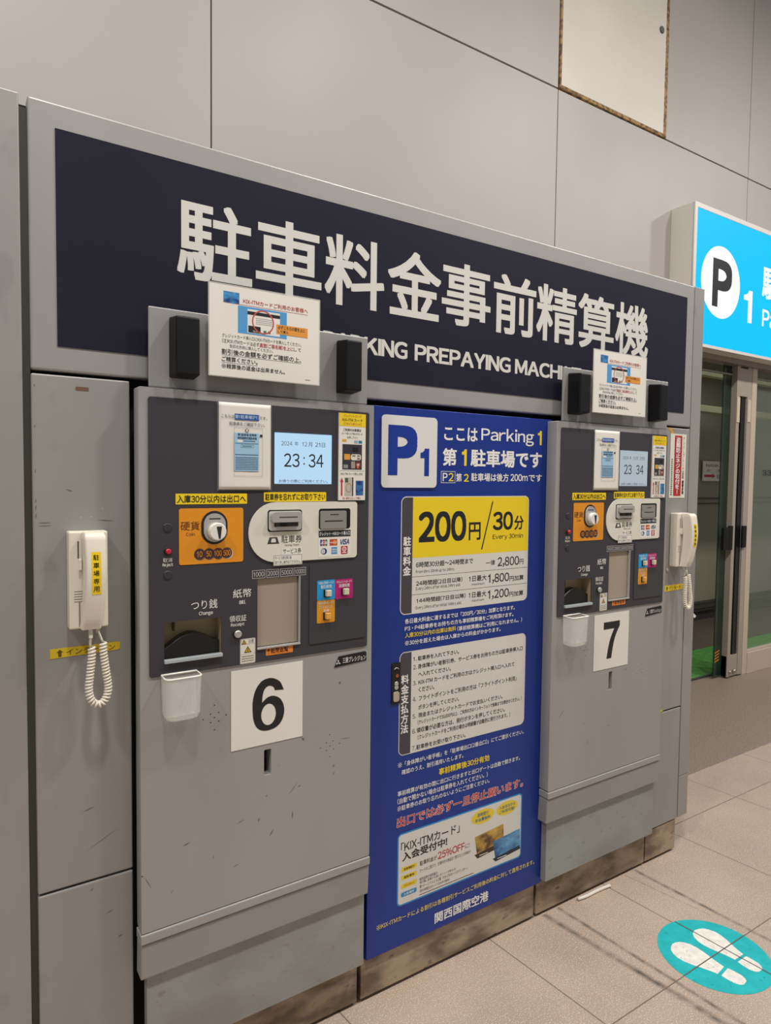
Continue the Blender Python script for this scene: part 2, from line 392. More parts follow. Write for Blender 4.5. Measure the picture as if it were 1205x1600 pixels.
ik = Ink(2.497, .0004); ik.text('NANKAI', 6.60, 6.95 - .03, 1.59, 1.62, M('#5d5a58', .6), .0)
ik.text('JR', 6.60, 6.68, 1.54, 1.565, M('#77726e', .6)); ik.text('ご案内', 6.78, 6.9, 1.535, 1.57, M('#77726e', .6))
ik.poly([(6.575, 1.484), (6.72, 1.484), (6.72, 1.470), (6.775, 1.497), (6.72, 1.524), (6.72, 1.510), (6.575, 1.510)], M('#a3202b', .5)); ik.text('出口', 6.80, 6.88, 1.47, 1.52, M('#333', .5) if False else M('#3a3a3a', .5))
ik.build(ns)
gm = thing('door_mat', (5.5, 1.5, 0), 'bright green floor mat just inside the sliding glass entrance', 'mat')
link('mat_body', box(2.7, 8.6, 1.285, 1.76, .0, .010, .003), mottled('green_mat', '#447f36', '#55983f', 30, .85), gm)
link('mat_edge', box(2.7, 8.6, 1.268, 1.284, 0, .012, .002), M('#3d4047', .5), gm)

# ------------------------------------------------------------------ lit sign over the entrance
ls = thing('light_box_sign', (5.0, 1.2, 2.298), 'glowing cyan light box sign with a white P disc over the entrance', 'sign')
hs = plate(rrect(3.968, 7.4, 2.298, 3.183), 1.03, 1.045, [rrect(3.990, 7.38, 2.316, 3.155)])
box(3.968, 7.4, 1.046, 1.199, 2.298, 3.183, 0, hs)
link('casing', hs, M('#dcd7cf', .45), ls)
link('lit_face', box(3.990, 7.38, 1.036, 1.045, 2.316, 3.155), emit('cyan_glow', '#00c4ff', 1.0), ls)
ik = Ink(1.0355, .0006)
CW = emit('white_glow', '#ffffff', 1.0)
ik.poly(oval(4.283, 2.734, .226, .231, 64), CW, 1)
ik.text('P', 4.185, 4.410, 2.572, 2.880, M('#23252b', .4), .045, 2)
ik.text('1', 4.563, 4.668, 2.522, 2.738, CW, .02, 2)
ik.text('駐車場', 4.790, 5.55, 2.715, 2.940, CW, .02, 2)
ik.text('Parking', 4.805, 5.40, 2.485, 2.650, CW, .015, 2)
ik.build(ls)

# ------------------------------------------------------------------ the housing the machines are set in
hz = link('machine_housing', box(2.352, 2.405, .030, 1.195, .128, 2.150, 0, box(-.95, 2.352, .030, 1.195, .0, 2.150)), VOID)
tag(hz, 'dark housing behind the joints between the grey front panels', 'housing')

lp = thing('cladding_panel', (-.4, 0, 0), 'plain grey steel cladding panel at the far left beside the header sign', 'panel')
link('panel_sheet', box(-.95, .137, 0, .03, 0, 2.158, .0025), STEEL_WORN, lp)
link('joint_strip', box(.134, .152, .012, .03, 0, 2.138), GAP, lp)

rp = thing('corner_post', (2.39, 0, .124), 'narrow grey steel post closing the right end of the machine front', 'post')
pb = bmesh.new(); box(2.3675, 2.428, 0, .029, .290, 2.158, .002, pb); box(2.3675, 2.428, 0, .029, .127, .2885, .002, pb)
link('post_sheet', pb, STEEL_WORN, rp)
link('return_sheet', box(2.4065, 2.427, .0295, 1.190, .128, 2.157, .001), STEEL_WORN, rp)
fp = bmesh.new()
fp = box(2.424, 2.430, .03, .10, .972, .985, .001)
for p in ((2.43, .884), ):
    tube([(2.43, .05, .935), (2.50, .05, .886)], .008, 6, fp)
fo = link('paper_flap', plate([(2.429, .965), (2.445, .945), (2.520, .893), (2.512, .885), (2.429, .925)], .046, .049), WHITE)
fp.free()
tag(fo, 'white paper flap sticking out from the right end of the machine front', 'flap')

# header sign
hd = thing('header_sign', (1.26, 0, 1.63), 'long navy header sign with white characters above both payment machines', 'sign')
link('sign_frame', box(.1517, 2.364, 0, .03, 1.6345, 2.158, .0045, seg=3), STEEL, hd)
link('sign_face', box(.1995, 2.317, -.0015, .001, 1.684, 2.109), NAVY, hd)
ik = Ink(-.0016)
for ch, x0, x1 in zip('駐車料金事前精算機', (.438, .620, .801, .988, 1.168, 1.360, 1.537, 1.725, 1.911), (.611, .792, .977, 1.165, 1.348, 1.534, 1.718, 1.903, 2.090)):
    ik.text(ch, x0, x1, 1.862, 2.036, INKS, .016)
ik.text('PAR', .798, .912, 1.748, 1.793, INKS, .03); ik.text('KING', .918, 1.054, 1.748, 1.793, INKS, .03); ik.text('PREPAYING', 1.078, 1.433, 1.748, 1.793, INKS, .03); ik.text('MACHI', 1.451, 1.658, 1.748, 1.793, INKS, .03); ik.text('NE', 1.668, 1.747, 1.748, 1.793, INKS, .03)
ik.build(hd)

# plinth pieces along the floor
for x0, x1, lab in ((.150, .343, 'stained steel plinth below the left intercom cabinet'), (.349, .917, 'stained steel plinth under the machine left of the blue board'), (.929, 1.587, 'stained steel plinth under the blue tariff board'),
                    (1.599, 2.164, 'stained steel plinth under the machine right of the blue board'), (2.170, 2.356, 'short stained plinth at the right end under the narrow panel')):
    o = link('plinth', box(x0, x1, .002, .029, .011, .1225, .0015), PLINTH); tag(o, lab, 'plinth')

# side cabinets with the intercoms
def side_cabinet(x0, x1, lab, top):
    t = thing('side_cabinet', ((x0 + x1) / 2, 0, .12), lab, 'cabinet')
    link('upper_door', box(x0, x1, 0, .028, .5685, top, .003), STEEL_WORN, t)
    link('lower_panel', box(x0, x1, 0, .028, .126, .5635, .003), STEEL_WORN, t)
    return t
sc6 = side_cabinet(.1515, .3375, 'narrow grey side cabinet carrying the intercom at the far left', 1.627)
ik = Ink(-.0002); rn = random.Random(3)
SCUFF = M('#6f6a63', .6); PALE = M('#b5b1aa', .6); BROWN = M('#6b5242', .7)
def scratch(ik, x0, z0, x1, z1, w, mat):
    dx, dz = x1 - x0, z1 - z0; l = math.hypot(dx, dz); nx, nz = -dz / l * w, dx / l * w
    ik.poly([(x0, z0), ((x0 + x1) / 2 + nx, (z0 + z1) / 2 + nz), (x1, z1), ((x0 + x1) / 2 - nx, (z0 + z1) / 2 - nz)], mat)
ik.rect(.232, .257, 1.599, 1.607, BROWN, 1, .002)
scratch(ik, .212, 1.398, .225, 1.394, .0012, SCUFF); scratch(ik, .160, 1.331, .185, 1.331, .0011, SCUFF); scratch(ik, .160, 1.325, .185, 1.325, .0011, SCUFF)
scratch(ik, .270, 1.334, .305, 1.332, .0012, SCUFF); scratch(ik, .2365, 1.341, .241, 1.341, .002, PALE); scratch(ik, .256, 1.341, .262, 1.341, .002, PALE); scratch(ik, .28, 1.360, .283, 1.356, .002, PALE)
for z, dz in ((1.356, .012), (1.370, .01), (1.339, .012), (1.43, .008), (1.52, .006), (1.6, .006)): scratch(ik, .1565, z, .1575, z + dz, .0012, SCUFF)
scratch(ik, .2365, .720, .262, .727, .0010, SCUFF); scratch(ik, .24, .632, .31, .668, .0005, SCUFF); scratch(ik, .305, .423, .315, .427, .002, SCUFF); scratch(ik, .25, .545, .257, .549, .0015, SCUFF); scratch(ik, .28, .484, .298, .490, .0008, SCUFF)
ik.build(sc6, 'scuff')
sc7 = side_cabinet(2.1685, 2.3625, 'narrow grey side cabinet carrying the intercom and red sticker beside the glass entrance', 1.6275)
ik = Ink(-.0002); ik.poly([(2.229, .563), (2.240, .5785), (2.252, .5685)], M('#c7ad35', .5)); ik.poly([(2.222, 1.6265), (2.246, 1.6265), (2.262, 1.61), (2.259, 1.585), (2.252, 1.60), (2.238, 1.617)], M('#d19a2c', .5))
cyl(0, 0, .1, 0, 1).free()
ik.build(sc7, 'tape_scrap')
link('screw', cyl(2.247, 1.101, .0055, -.004, 0, 16, .001), SILVER, sc7)

SIDE = {6: 'left', 7: 'right'}
# ------------------------------------------------------------------ payment machines
def stack_lines(ik, lines, x0, x1, z0, z1, mat, **k):
    h = (z1 - z0) / len(lines)
    for i, s_ in enumerate(lines): ik.text(s_, x0, x1, z1 - (i + 1) * h + h * .12, z1 - i * h - h * .12, mat, **k)
BRUSH = mottled('black_brush', '#121212', '#4a4a48', 90, .8, 0, (1, 1, .1))
SHUTTER = mottled('bronze_shutter', '#a39685', '#aea190', 4.0, .38, .1, (1, 1, .3))
INNER = mottled('brown_tray_wall', '#a08f70', '#b8a988', 9, .3, 0)
SCREEN = emit('lcd_glow', '#b9dcf6', .92); SCREEN7 = emit('lcd_glow_pale', '#c2cdd6', .72)
def payment_machine(dx, num):
    lab = {6: 'grey payment machine left of the blue tariff board, with a bright blue clock screen',
           7: 'grey payment machine right of the blue tariff board, pale dim screen'}[num]
    t = thing('payment_machine', (.63 + dx, -.02, .14), lab, 'machine')
    X = lambda *a: [v + dx for v in a]
    yF = -.05
    def pl(name, outline, yf, yb, mat, holes=(), parent=t): return link(name, plate([(x + dx, z) for x, z in outline], yf, yb, [[(x + dx, z) for x, z in h] for h in holes]), mat, parent)
    # cabinet door with the key slot and speaker holes
    holes1 = [(.504, .915), (.495, .896), (.514, .897), (.531, .888), (.478, .887), (.504, .887), (.495, .877), (.514, .877), (.504, .859)]
    holes2 = [(.799, .788), (.79, .769), (.809, .77), (.827, .76), (.773, .759), (.8, .759), (.79, .75), (.81, .749), (.8, .732)]
    hl = [rrect(.372, .894, 1.010, 1.582), rrect(.6235, .6415, .725, .787, .003)] + [oval(x, z, .0017, .0017, 8) for x, z in holes1 + holes2]
    d = plate([(x + dx, z) for x, z in rrect(.343, .919, .443, 1.612, .004)], yF, -.012, [[(x + dx, z) for x, z in h] for h in hl])
    door = link('cabinet_door', d, STEEL, t)
    md = door.modifiers.new('edge', 'BEVEL'); md.width = .006; md.segments = 2; md.limit_method = 'ANGLE'; md.angle_limit = math.radians(60)
    link('inner_cavity', recess(.375 + dx, .90 + dx, .70, 1.60, -.0119, -.0114), VOID, t)
    link('key_slot', recess(.622 + dx, .643 + dx, .723, .789, -.044, -.02), VOID, door)
    # dark fascia
    bill = rrect(.605, .713, 1.030, 1.193, .002); tray = rrect(.393, .519, 1.030, 1.114, .003)
    fa = pl('fascia', rrect(.362, .904, .999, 1.5925, .006), -.0525, -.0505, FASCIA, [bill, tray, rrect(.646, .799, 1.411, 1.533, .003)])
    # screen
    sb = link('screen', box(.6475 + dx, .7975 + dx, -.0505, -.045, 1.4125, 1.5315), SCREEN if num == 6 else SCREEN7, t)
    link('screen_surround', recess(.646 + dx, .799 + dx, 1.411, 1.533, -.0524, -.044), M('#6f7780', .4), t)
    sk = M('#1b2530', .5) if num == 6 else M('#343a40', .5)
    ik = Ink(-.0507, dx=dx)
    ik.text('2024', .664, .692, 1.502, 1.512, sk, .0); ik.text('年', .698, .708, 1.502, 1.5125, sk); ik.text('12', .718, .731, 1.502, 1.512, sk); ik.text('月', .734, .744, 1.501, 1.5125, sk); ik.text('21', .752, .766, 1.502, 1.512, sk); ik.text('日', .770, .779, 1.501, 1.512, sk)
    ik.text('23', .671, .711, 1.452, 1.484, sk, .006); ik.text('34', .735, .775, 1.452, 1.484, sk, .006)
    if num == 6: ik.rect(.7215, .7245, 1.472, 1.4765, sk, 2); ik.rect(.7215, .7245, 1.458, 1.4625, sk, 2)
    ik.text('お帰りの際にご利用ください。', .658, .787, 1.415, 1.423, M('#57547e', .5), .01); ik.build(sb)
    # yellow reminder strips
    for s_, x0, x1, z0, z1 in (('入庫30分以内は出口へ', .418, .579, 1.367, 1.390), ('駐車券を忘れずにお取り下さい', .620, .782, 1.371, 1.393)):
        l_ = pl('label_strip', rrect(x0, x1, z0, z1, .0015), -.0531, -.0526, YEL); l_['label'] = 'yellow label strip with black characters'
        ik = Ink(-.0532, dx=dx); ik.text(s_, x0 + .003, x1 - .003, z0 + .003, z1 - .003, INKK, .012); ik.build(l_)
    # coin panel
    cp = pl('coin_panel', rrect(.425, .570, 1.236, 1.358, .005), -.0535, -.0526, ORANGE); cp['label'] = 'orange coin panel'
    ik = Ink(-.0536, dx=dx)
    ik.text('硬貨', .428, .4695, 1.3105, 1.330, M('#5a2f12', .5)); ik.text('Coin', .440, .459, 1.2985, 1.306, M('#5a2f12', .5))
    ik.ring(rrect(.473, .533, 1.278, 1.352, .0299, 12), rrect(.4785, .5275, 1.2835, 1.3465, .0244, 12), M('#241f22', .5), 1)
    for i, (s_, cx) in enumerate((('10', .4695), ('50', .4905), ('100', .5110), ('500', .5315))):
        ik.poly(oval(cx + .0015, 1.2565, .0125, .0125, 24), M('#d7d2c6', .5) if i == 3 else M('#7b6a56', .5), 1 + .3 * i); ik.poly(oval(cx, 1.2575, .0122, .0125, 24), M('#4a2c2e', .5), 1.1 + .3 * i)
        ik.text(s_, cx - (.006 if i < 2 else .0085), cx + (.006 if i < 2 else .0085), 1.2515, 1.264, ORANGE, .015, 1.25 + .3 * i)
    ik.build(cp)
    cpl = pl('coin_entry', rrect(.4785, .5275, 1.2835, 1.3465, .0244, 12), -.057, -.0536, SILVER)
    ik = Ink(-.0571, dx=dx); ik.rect(.490, .5155, 1.3335, 1.336, INKK); ik.build(cpl, 'slit')
    kn = link('knob', cyl(.505 + dx, 1.307, .0195, -.072, -.057, 36, .002), WHITE, cpl)
    ik = Ink(-.0721, dx=dx); ik.poly([(.5065, 1.2915), (.5105, 1.2915), (.5135, 1.3185), (.5015, 1.3185)], M('#25221f', .6)); ik.build(kn, 'knob_slot')
    # reject lamp column
    for z in (1.318, 1.2165):
        link('blank_button', cyl(.401 + dx, z, .0092, -.0545, -.0526, 24, .001), M('#343136', .4), t)
    link('button_collar', cyl(.401 + dx, 1.2675, .0085, -.055, -.0526, 24, .001), BLACK, t)
    rb = link('reject_button', cyl(.401 + dx, 1.2675, .0058, -.062, -.055, 20, .0015), M('#c0283a', .35), t); rb['label'] = 'red reject button'
    # pale ticket panel with two slots
    tp_out = rrect(.582, .869, 1.230, 1.370, 0, 10, (.069, .009, .009, .069))
    ts = rrect(.628, .716, 1.301, 1.352, .006); cs = rrect(.761, .849, 1.303, 1.353, .006)
    tp = pl('ticket_panel', tp_out, -.0555, -.0526, IVORYP); tp['label'] = 'ivory panel around the ticket and card slots'
    ik = Ink(-.0556, dx=dx)
    ik.poly(ts, VOID, 1); ik.poly(cs, VOID, 1)
    ik.poly([(.6275, 1.273), (.6575, 1.273), (.652, 1.2885), (.633, 1.2885)], M('#3b3a3c', .5)); ik.poly([(.637, 1.2765), (.649, 1.2765), (.649, 1.280), (.6475, 1.2855), (.6385, 1.2855), (.637, 1.280)], IVORYP, 2)
    ik.text('駐車券', .663, .716, 1.274, 1.292, M('#353334', .5)); ik.text('Parking Ticket', .672, .709, 1.265, 1.2712, M('#4a4849', .5))
    ik.rect(.664, .717, 1.245, 1.2635, WHITE, 1.5); ik.text('サービス券', .667, .714, 1.248, 1.261, INKK, .005)
    ik.rect(.643, .717, 1.2215, 1.2465, WHITE, 2); ik.frame(.644, .716, 1.2225, 1.2455, .0008, M('#4a4849', .5), 2.5)
    ik.text('サービス券を挿入後', .647, .689, 1.235, 1.2435, M('#3a3839', .5), lay=3); ik.text('取り消し操作はできません。', .647, .713, 1.225, 1.233, M('#3a3839', .5), lay=3)
    ik.rect(.761, .850, 1.2835, 1.2995, M('#272a35', .5)); ik.text('クレジット・KIXカード挿入口', .763, .848, 1.287, 1.297, INKW, .01)
    ik.rect(.761, .850, 1.235, 1.282, WHITE, 1.2)
    # payment marks
    z0, z1 = 1.262, 1.278
    for i, c_ in enumerate(('#2a4f93', '#b6303a', '#2f7f4d')): ik.rect(.765 + .0068 * i, .771 + .0068 * i, z0, z1, M(c_, .5), 2, .002)
    ik.text('JCB', .7655, .784, 1.267, 1.273, INKW, .03, 3)
    ik.rect(.791, .8125, z0, z1, M('#b34a32', .5), 2); ik.poly(oval(.7975, 1.270, .0058, .0058, 16), M('#c92d2a', .5), 2.4); ik.poly(oval(.8055, 1.270, .0058, .0058, 16), M('#e08a35', .5), 2.6); ik.text('MasterCard', .7925, .811, 1.268, 1.272, INKW, .02, 3)
    ik.text('VISA', .819, .846, 1.2635, 1.277, M('#22377c', .5), .03, 3, lean=.18)
    ik.poly(oval(.7755, 1.249, .0085, .0078, 20), M('#2b3a70', .5), 2); ik.poly(oval(.7735, 1.249, .0048, .006, 16), WHITE, 2.4); ik.rect(.7725, .774, 1.2435, 1.2545, M('#2b3a70', .5), 2.6)
    ik.rect(.796, .8125, 1.241, 1.258, M('#2f86c4', .5), 2); ik.text('AMERICAN\nEXPRESS', .7965, .812, 1.2445, 1.2545, INKW, .02, 3)
    ik.rect(.823, .842, 1.2395, 1.2595, M('#b0252f', .5), 2, .002); ik.ring(oval(.8325, 1.252, .006, .006, 16), oval(.8325, 1.252, .004, .004, 16), INKW, 3); ik.poly(oval(.8325, 1.252, .0018, .0018, 10), INKW, 3); ik.rect(.8265, .8385, 1.2425, 1.2445, INKW, 3)
    ik.build(tp)
    tk = pl('ticket_slot', rrect(.6305, .7125, 1.304, 1.349, .006), -.0605, -.0557, M('#c9c7c1', .4), parent=tp)
    tb_ = pl('slot_lip', rrect(.633, .710, 1.3235, 1.3475, 0, 6, (.006, .006, .010, .010)), -.069, -.0605, M('#a5a29c', .4), parent=tk)
    md = tb_.modifiers.new('edge', 'BEVEL'); md.width = .002; md.segments = 2; md.limit_method = 'ANGLE'
    ik = Ink(-.0691, dx=dx); ik.rect(.652, .698, 1.334, 1.3365, M('#3d3a38', .6)); ik.build(tb_, 'slit')
    pl('brush', rrect(.643, .703, 1.313, 1.322), -.0625, -.0605, BRUSH, parent=tk)
    ck = pl('card_slot', rrect(.764, .836, 1.304, 1.3475, .004), -.060, -.0557, M('#8a8782', .45), parent=tp)
    md = ck.modifiers.new('edge', 'BEVEL'); md.width = .002; md.segments = 2; md.limit_method = 'ANGLE'
    ik = Ink(-.0601, dx=dx); ik.rect(.790, .814, 1.3375, 1.3395, INKK); ik.rect(.775, .825, 1.3215, 1.324, INKK); ik.build(ck, 'slit')
    # banknote opening
    br = recess(.605 + dx, .713 + dx, 1.030, 1.193, -.0524, -.044); link('banknote_niche', br, M('#4a443d', .5), t)
    link('banknote_shutter', box(.606 + dx, .709 + dx, -.046, -.044, 1.034, 1.192), SHUTTER, t)
    sl = bmesh.new(); box(.604 + dx, .714 + dx, -.056, -.045, 1.0285, 1.0325, .0008, sl); box(.7105 + dx, .7135 + dx, -.055, -.045, 1.030, 1.193, .0008, sl)
    link('steel_sill', sl, SILVER, t)
    # change tray behind a clear flap
    link('change_tray', recess(.393 + dx, .519 + dx, 1.030, 1.114, -.0524, -.012), INNER, t)
    cb = bmesh.new(); n = 24; f_, b_ = [], []
    top = lambda u: 1.052 + .027 * math.sin(math.pi * min(1, u * 1.02)) ** 1.3 + .008 * u
    pts = [(.3935 + .125 * i / n, top(i / n)) for i in range(n + 1)]
    ob = plate([(x + dx, z) for x, z in [(.3935, 1.0305)] + [(.5185, 1.0305)] + pts[::-1]], -.040, -.0125)
    link('tray_liner', ob, M('#080808', .4), t)
    dv = bmesh.new(); box(.4205 + dx, .4225 + dx, -.03, -.0125, 1.088, 1.113, 0, dv); link('tray_divider', dv, M('#4c4436', .5), t)
    sl = box(.392 + dx, .520 + dx, -.060, -.048, 1.026, 1.034, .0012); link('tray_sill', sl, M('#b7c0c4', .3, .3), t)
    link('clear_flap', box(.394 + dx, .518 + dx, -.0515, -.0505, 1.034, 1.113), clear('clear_flap', '#3a3833', .05, .02), t)
    # receipt button
    link('button_collar', cyl(.5565 + dx, 1.0715, .0112, -.0545, -.0526, 28, .001), BLACK, t)
    link('receipt_button', cyl(.5565 + dx, 1.0715, .0085, -.0605, -.0545, 28, .0015), SILVER, t)
    # function key panel
    sp = pl('key_panel', rrect(.738, .897, 1.024, 1.219, .005), -.0545, -.0526, M('#3b393e', .4))
    for nm, x0, x1, z0, z1, c_, lines, kx, kz, kc in (('key_field', .758, .8075, 1.129, 1.178, '#1d95cf', ('<KIX-ITMカード>', '割引利用'), .7855, 1.1465, '#d3c9b3'),
            ('key_field', .808, .8585, 1.128, 1.177, '#b3106c', ('<クレジットカード>', '決済利用'), .835, 1.1465, '#d3c9b3'),
            ('key_field', .758, .8075, 1.073, 1.1285, '#d9941a', ('<KIX-ITMカード>', 'フライトポイント', '利用'), .7845, 1.0905, '#e0a54c')):
        kf = pl(nm, rrect(x0, x1, z0, z1, .003), -.0552, -.0546, M(c_, .45), parent=sp)
        kf['label'] = {'#1d95cf': 'blue key field', '#b3106c': 'magenta key field', '#d9941a': 'amber key field'}[c_]
        ik = Ink(-.0553, dx=dx); ik.text(lines[0], x0 + .003, x1 - .003, z1 - .010, z1 - .003, INKW, .01); ik.text(lines[1], x0 + .010 if len(lines) == 2 else x0 + .006, x1 - .010 if len(lines) == 2 else x1 - .008, z1 - .0205, z1 - .0115, INKW, .01)
        if len(lines) == 3: ik.text(lines[2], x0 + .018, x1 - .017, z1 - .030, z1 - .022, INKW, .01)
        ik.build(kf)
        kb = box(kx - .0095 + dx, kx + .0075 + dx, -.0570, -.0552, kz - .0105, kz + .0085); link('key_socket', kb, BLACK, sp)
        kc_ = link('key', box(kx - .0065 + dx, kx + .0070 + dx, -.067, -.057, kz - .0075, kz + .0078, .0012), M(kc, .4), sp)
    # printing on the fascia
    ik = Ink(-.0526, dx=dx)
    ik.text('取消', .391, .4105, 1.244, 1.253, INKW); ik.text('Reject', .390, .412, 1.2335, 1.242, INKW, .015)
    ik.text('つり銭', .451, .510, 1.1355, 1.156, INKW); ik.text('Change', .468, .4995, 1.1205, 1.131, INKW, .01)
    ik.text('紙幣', .546, .590, 1.1535, 1.1735, INKW); ik.text('Bill', .561, .576, 1.139, 1.1475, INKW, .02)
    ik.text('領収証', .538, .578, 1.0995, 1.114, INKW); ik.text('Receipt', .541, .573, 1.0875, 1.097, INKW, .01)
    for s_, x0, x1 in (('1000', .592, .6235), ('2000', .627, .6585), ('5000', .662, .6935), ('10000', .6965, .7285)):
        ik.frame(x0, x1, 1.1945, 1.2135, .0009, M('#c9c6c2', .5)); ik.text(s_, x0 + .003, x1 - .003, 1.1985, 1.2095, M('#c9c6c2', .5))
    # caution sticker
    ik.rect(.563, .600, 1.000, 1.058, M('#dcd8ca', .5), 1, .003); WY = M('#c9a023', .5)
    ik.frame(.5640, .599, 1.001, 1.057, .0006, M('#8a8678', .5), 1.5, .002); ik.rect(.5645, .5985, 1.0445, 1.045, M('#8a8678', .5), 1.5); ik.rect(.5645, .5985, 1.0215, 1.022, M('#8a8678', .5), 1.5)
    for cx, cz, s_ in ((.5725, 1.0505, .0062), (.5815, 1.0325, .0092)):
        ik.poly([(cx - s_, cz - s_ * .8), (cx + s_, cz - s_ * .8), (cx, cz + s_ * .85)], INKK, 2); q = s_ * .72
        ik.poly([(cx - q, cz - q * .82), (cx + q, cz - q * .82), (cx, cz + q * .72)], WY, 2.5); ik.rect(cx - q * .12, cx + q * .12, cz - q * .55, cz + q * .25, INKK, 3)
    ik.text('注意', .583, .596, 1.0465, 1.0555, M('#4a473c', .5)); ik.dashes(.567, .5965, 1.0035, 1.0195, M('#7a766a', .5), 2, 3, .45, num)
    # orange banknote-return tag
    ik.rect(.626, .695, 1.0115, 1.0265 + .005, M('#e07f24', .5), 3, .001); ik.text('↑' , .630, .636, 1.0145, 1.0285, INKK, .03, 3.5); ik.text('紙幣返却', .6385, .690 if num == 7 else .682, 1.0145, 1.0285, M('#5a2a10', .5), .02, 3.5)
    if num == 6: ik.poly([(.668, 1.0320), (.672, 1.0320), (.680, 1.020), (.683, 1.0135), (.677, 1.018)], INKK, 4)
    ik.build(fa)
    # maker plate
    mp = pl('maker_plate', [(.810, .956), (.903, .962), (.903, .982), (.8995, .986), (.822, .9825)], -.0515, -.0501, BLACK)
    ik = Ink(-.0516, dx=dx)
    def rh(cx, cz, a): return [(cx, cz), (cx + .0045 * math.cos(a - .52), cz + .0045 * math.sin(a - .52)), (cx + .0078 * math.cos(a), cz + .0078 * math.sin(a)), (cx + .0045 * math.cos(a + .52), cz + .0045 * math.sin(a + .52))]
    for a in (90, 210, 330): ik.poly(rh(.8205, .9675, math.radians(a)), M('#c9c7c4', .5))
    ik.text('三菱プレシジョン', .833, .9005, .964, .978, M('#c9c7c4', .5), .02); ik.build(mp)
    # bottom trim rail, skirt and kick panel
    link('trim_rail', box(.341 + dx, .920 + dx, -.0535, -.012, .4195, .441, .0025), STEEL, t)
    sk_ = box(.342 + dx, .9195 + dx, -.050, -.012, .3375, .4175, .003)
    for v in sk_.verts:
        if v.co.z < .36 and v.co.y < 0: v.co.y += .004
    link('skirt', sk_, STEEL_WORN, t)
    link('kick_panel', box(.357 + dx, .9145 + dx, -.035, -.012, .139, .3365, .0015), STEEL_LOW, t)
    # scuffs on the door
    ik = Ink(yF - .0001, dx=dx)
    if num == 6:
        for s_ in ((.686, .662, .712, .690, .0008), (.711, .676, .720, .680, .0012), (.432, .612, .449, .617, .0016), (.558, .628, .575, .634, .0008), (.608, .618, .613, .628, .0022), (.637, .575, .649, .590, .002), (.697, .60, .698, .622, .0018), (.348, .572, .366, .536, .0008), (.547, .528, .562, .532, .0008), (.501, .561, .502, .571, .001), (.721, .797, .729, .788, .003), (.825, .911, .828, .919, .004), (.808, .703, .813, .711, .0022), (.809, .684, .813, .690, .0018), (.627, .674, .633, .677, .0015), (.404, .512, .412, .522, .0006), (.66, .742, .662, .744, .0012)): scratch(ik, *s_, SCUFF)
        scratch(ik, .828, .772, .860, .768, .0006, SCUFF); ik.poly(oval(.345, .5715, .0015, .0015, 10), INKK)
    else:
        for s_ in ((.380, .668, .412, .703, .0009), (.62, .60, .64, .606, .001), (.50, .63, .51, .636, .0012), (.70, .78, .72, .785, .0012), (.52, .56, .53, .575, .0012)): scratch(ik, *s_, SCUFF)
    ik.build(t, 'scuff')
    return t
pm6 = payment_machine(0, 6)
pm7 = payment_machine(1.2428, 7)

# ------------------------------------------------------------------ bracket plates and black boxes above each machine
for dx, n_ in ((0, 6), (1.2635, 7)):
    o = link('bracket_plate', box(.3695 + dx, .911 + dx, -.030, -.0225, 1.6155, 1.784, .0025), STEEL); tag(o, f'grey steel bracket plate on top of the machine {SIDE[n_]} of the blue board', 'bracket')
    dx = 0 if n_ == 6 else 1.240
    for x0, x1, side in ((.413, .4635, 'left'), (.8205, .865, 'right')):
        b = box(x0 + dx, x1 + dx, -.080, -.0305, 1.640, 1.7615, .004)
        for v in b.verts:
            if v.co.y > -.05: v.co.x += -.002 if v.co.x < (x0 + x1) / 2 + dx else .002; v.co.z += .004 if v.co.z > 1.7 else -.003
        o = link('black_box', b, BLACKBOX)
        tag(o, f'small black box, {side} one of two above the machine {SIDE[n_]} of the blue board', 'box')

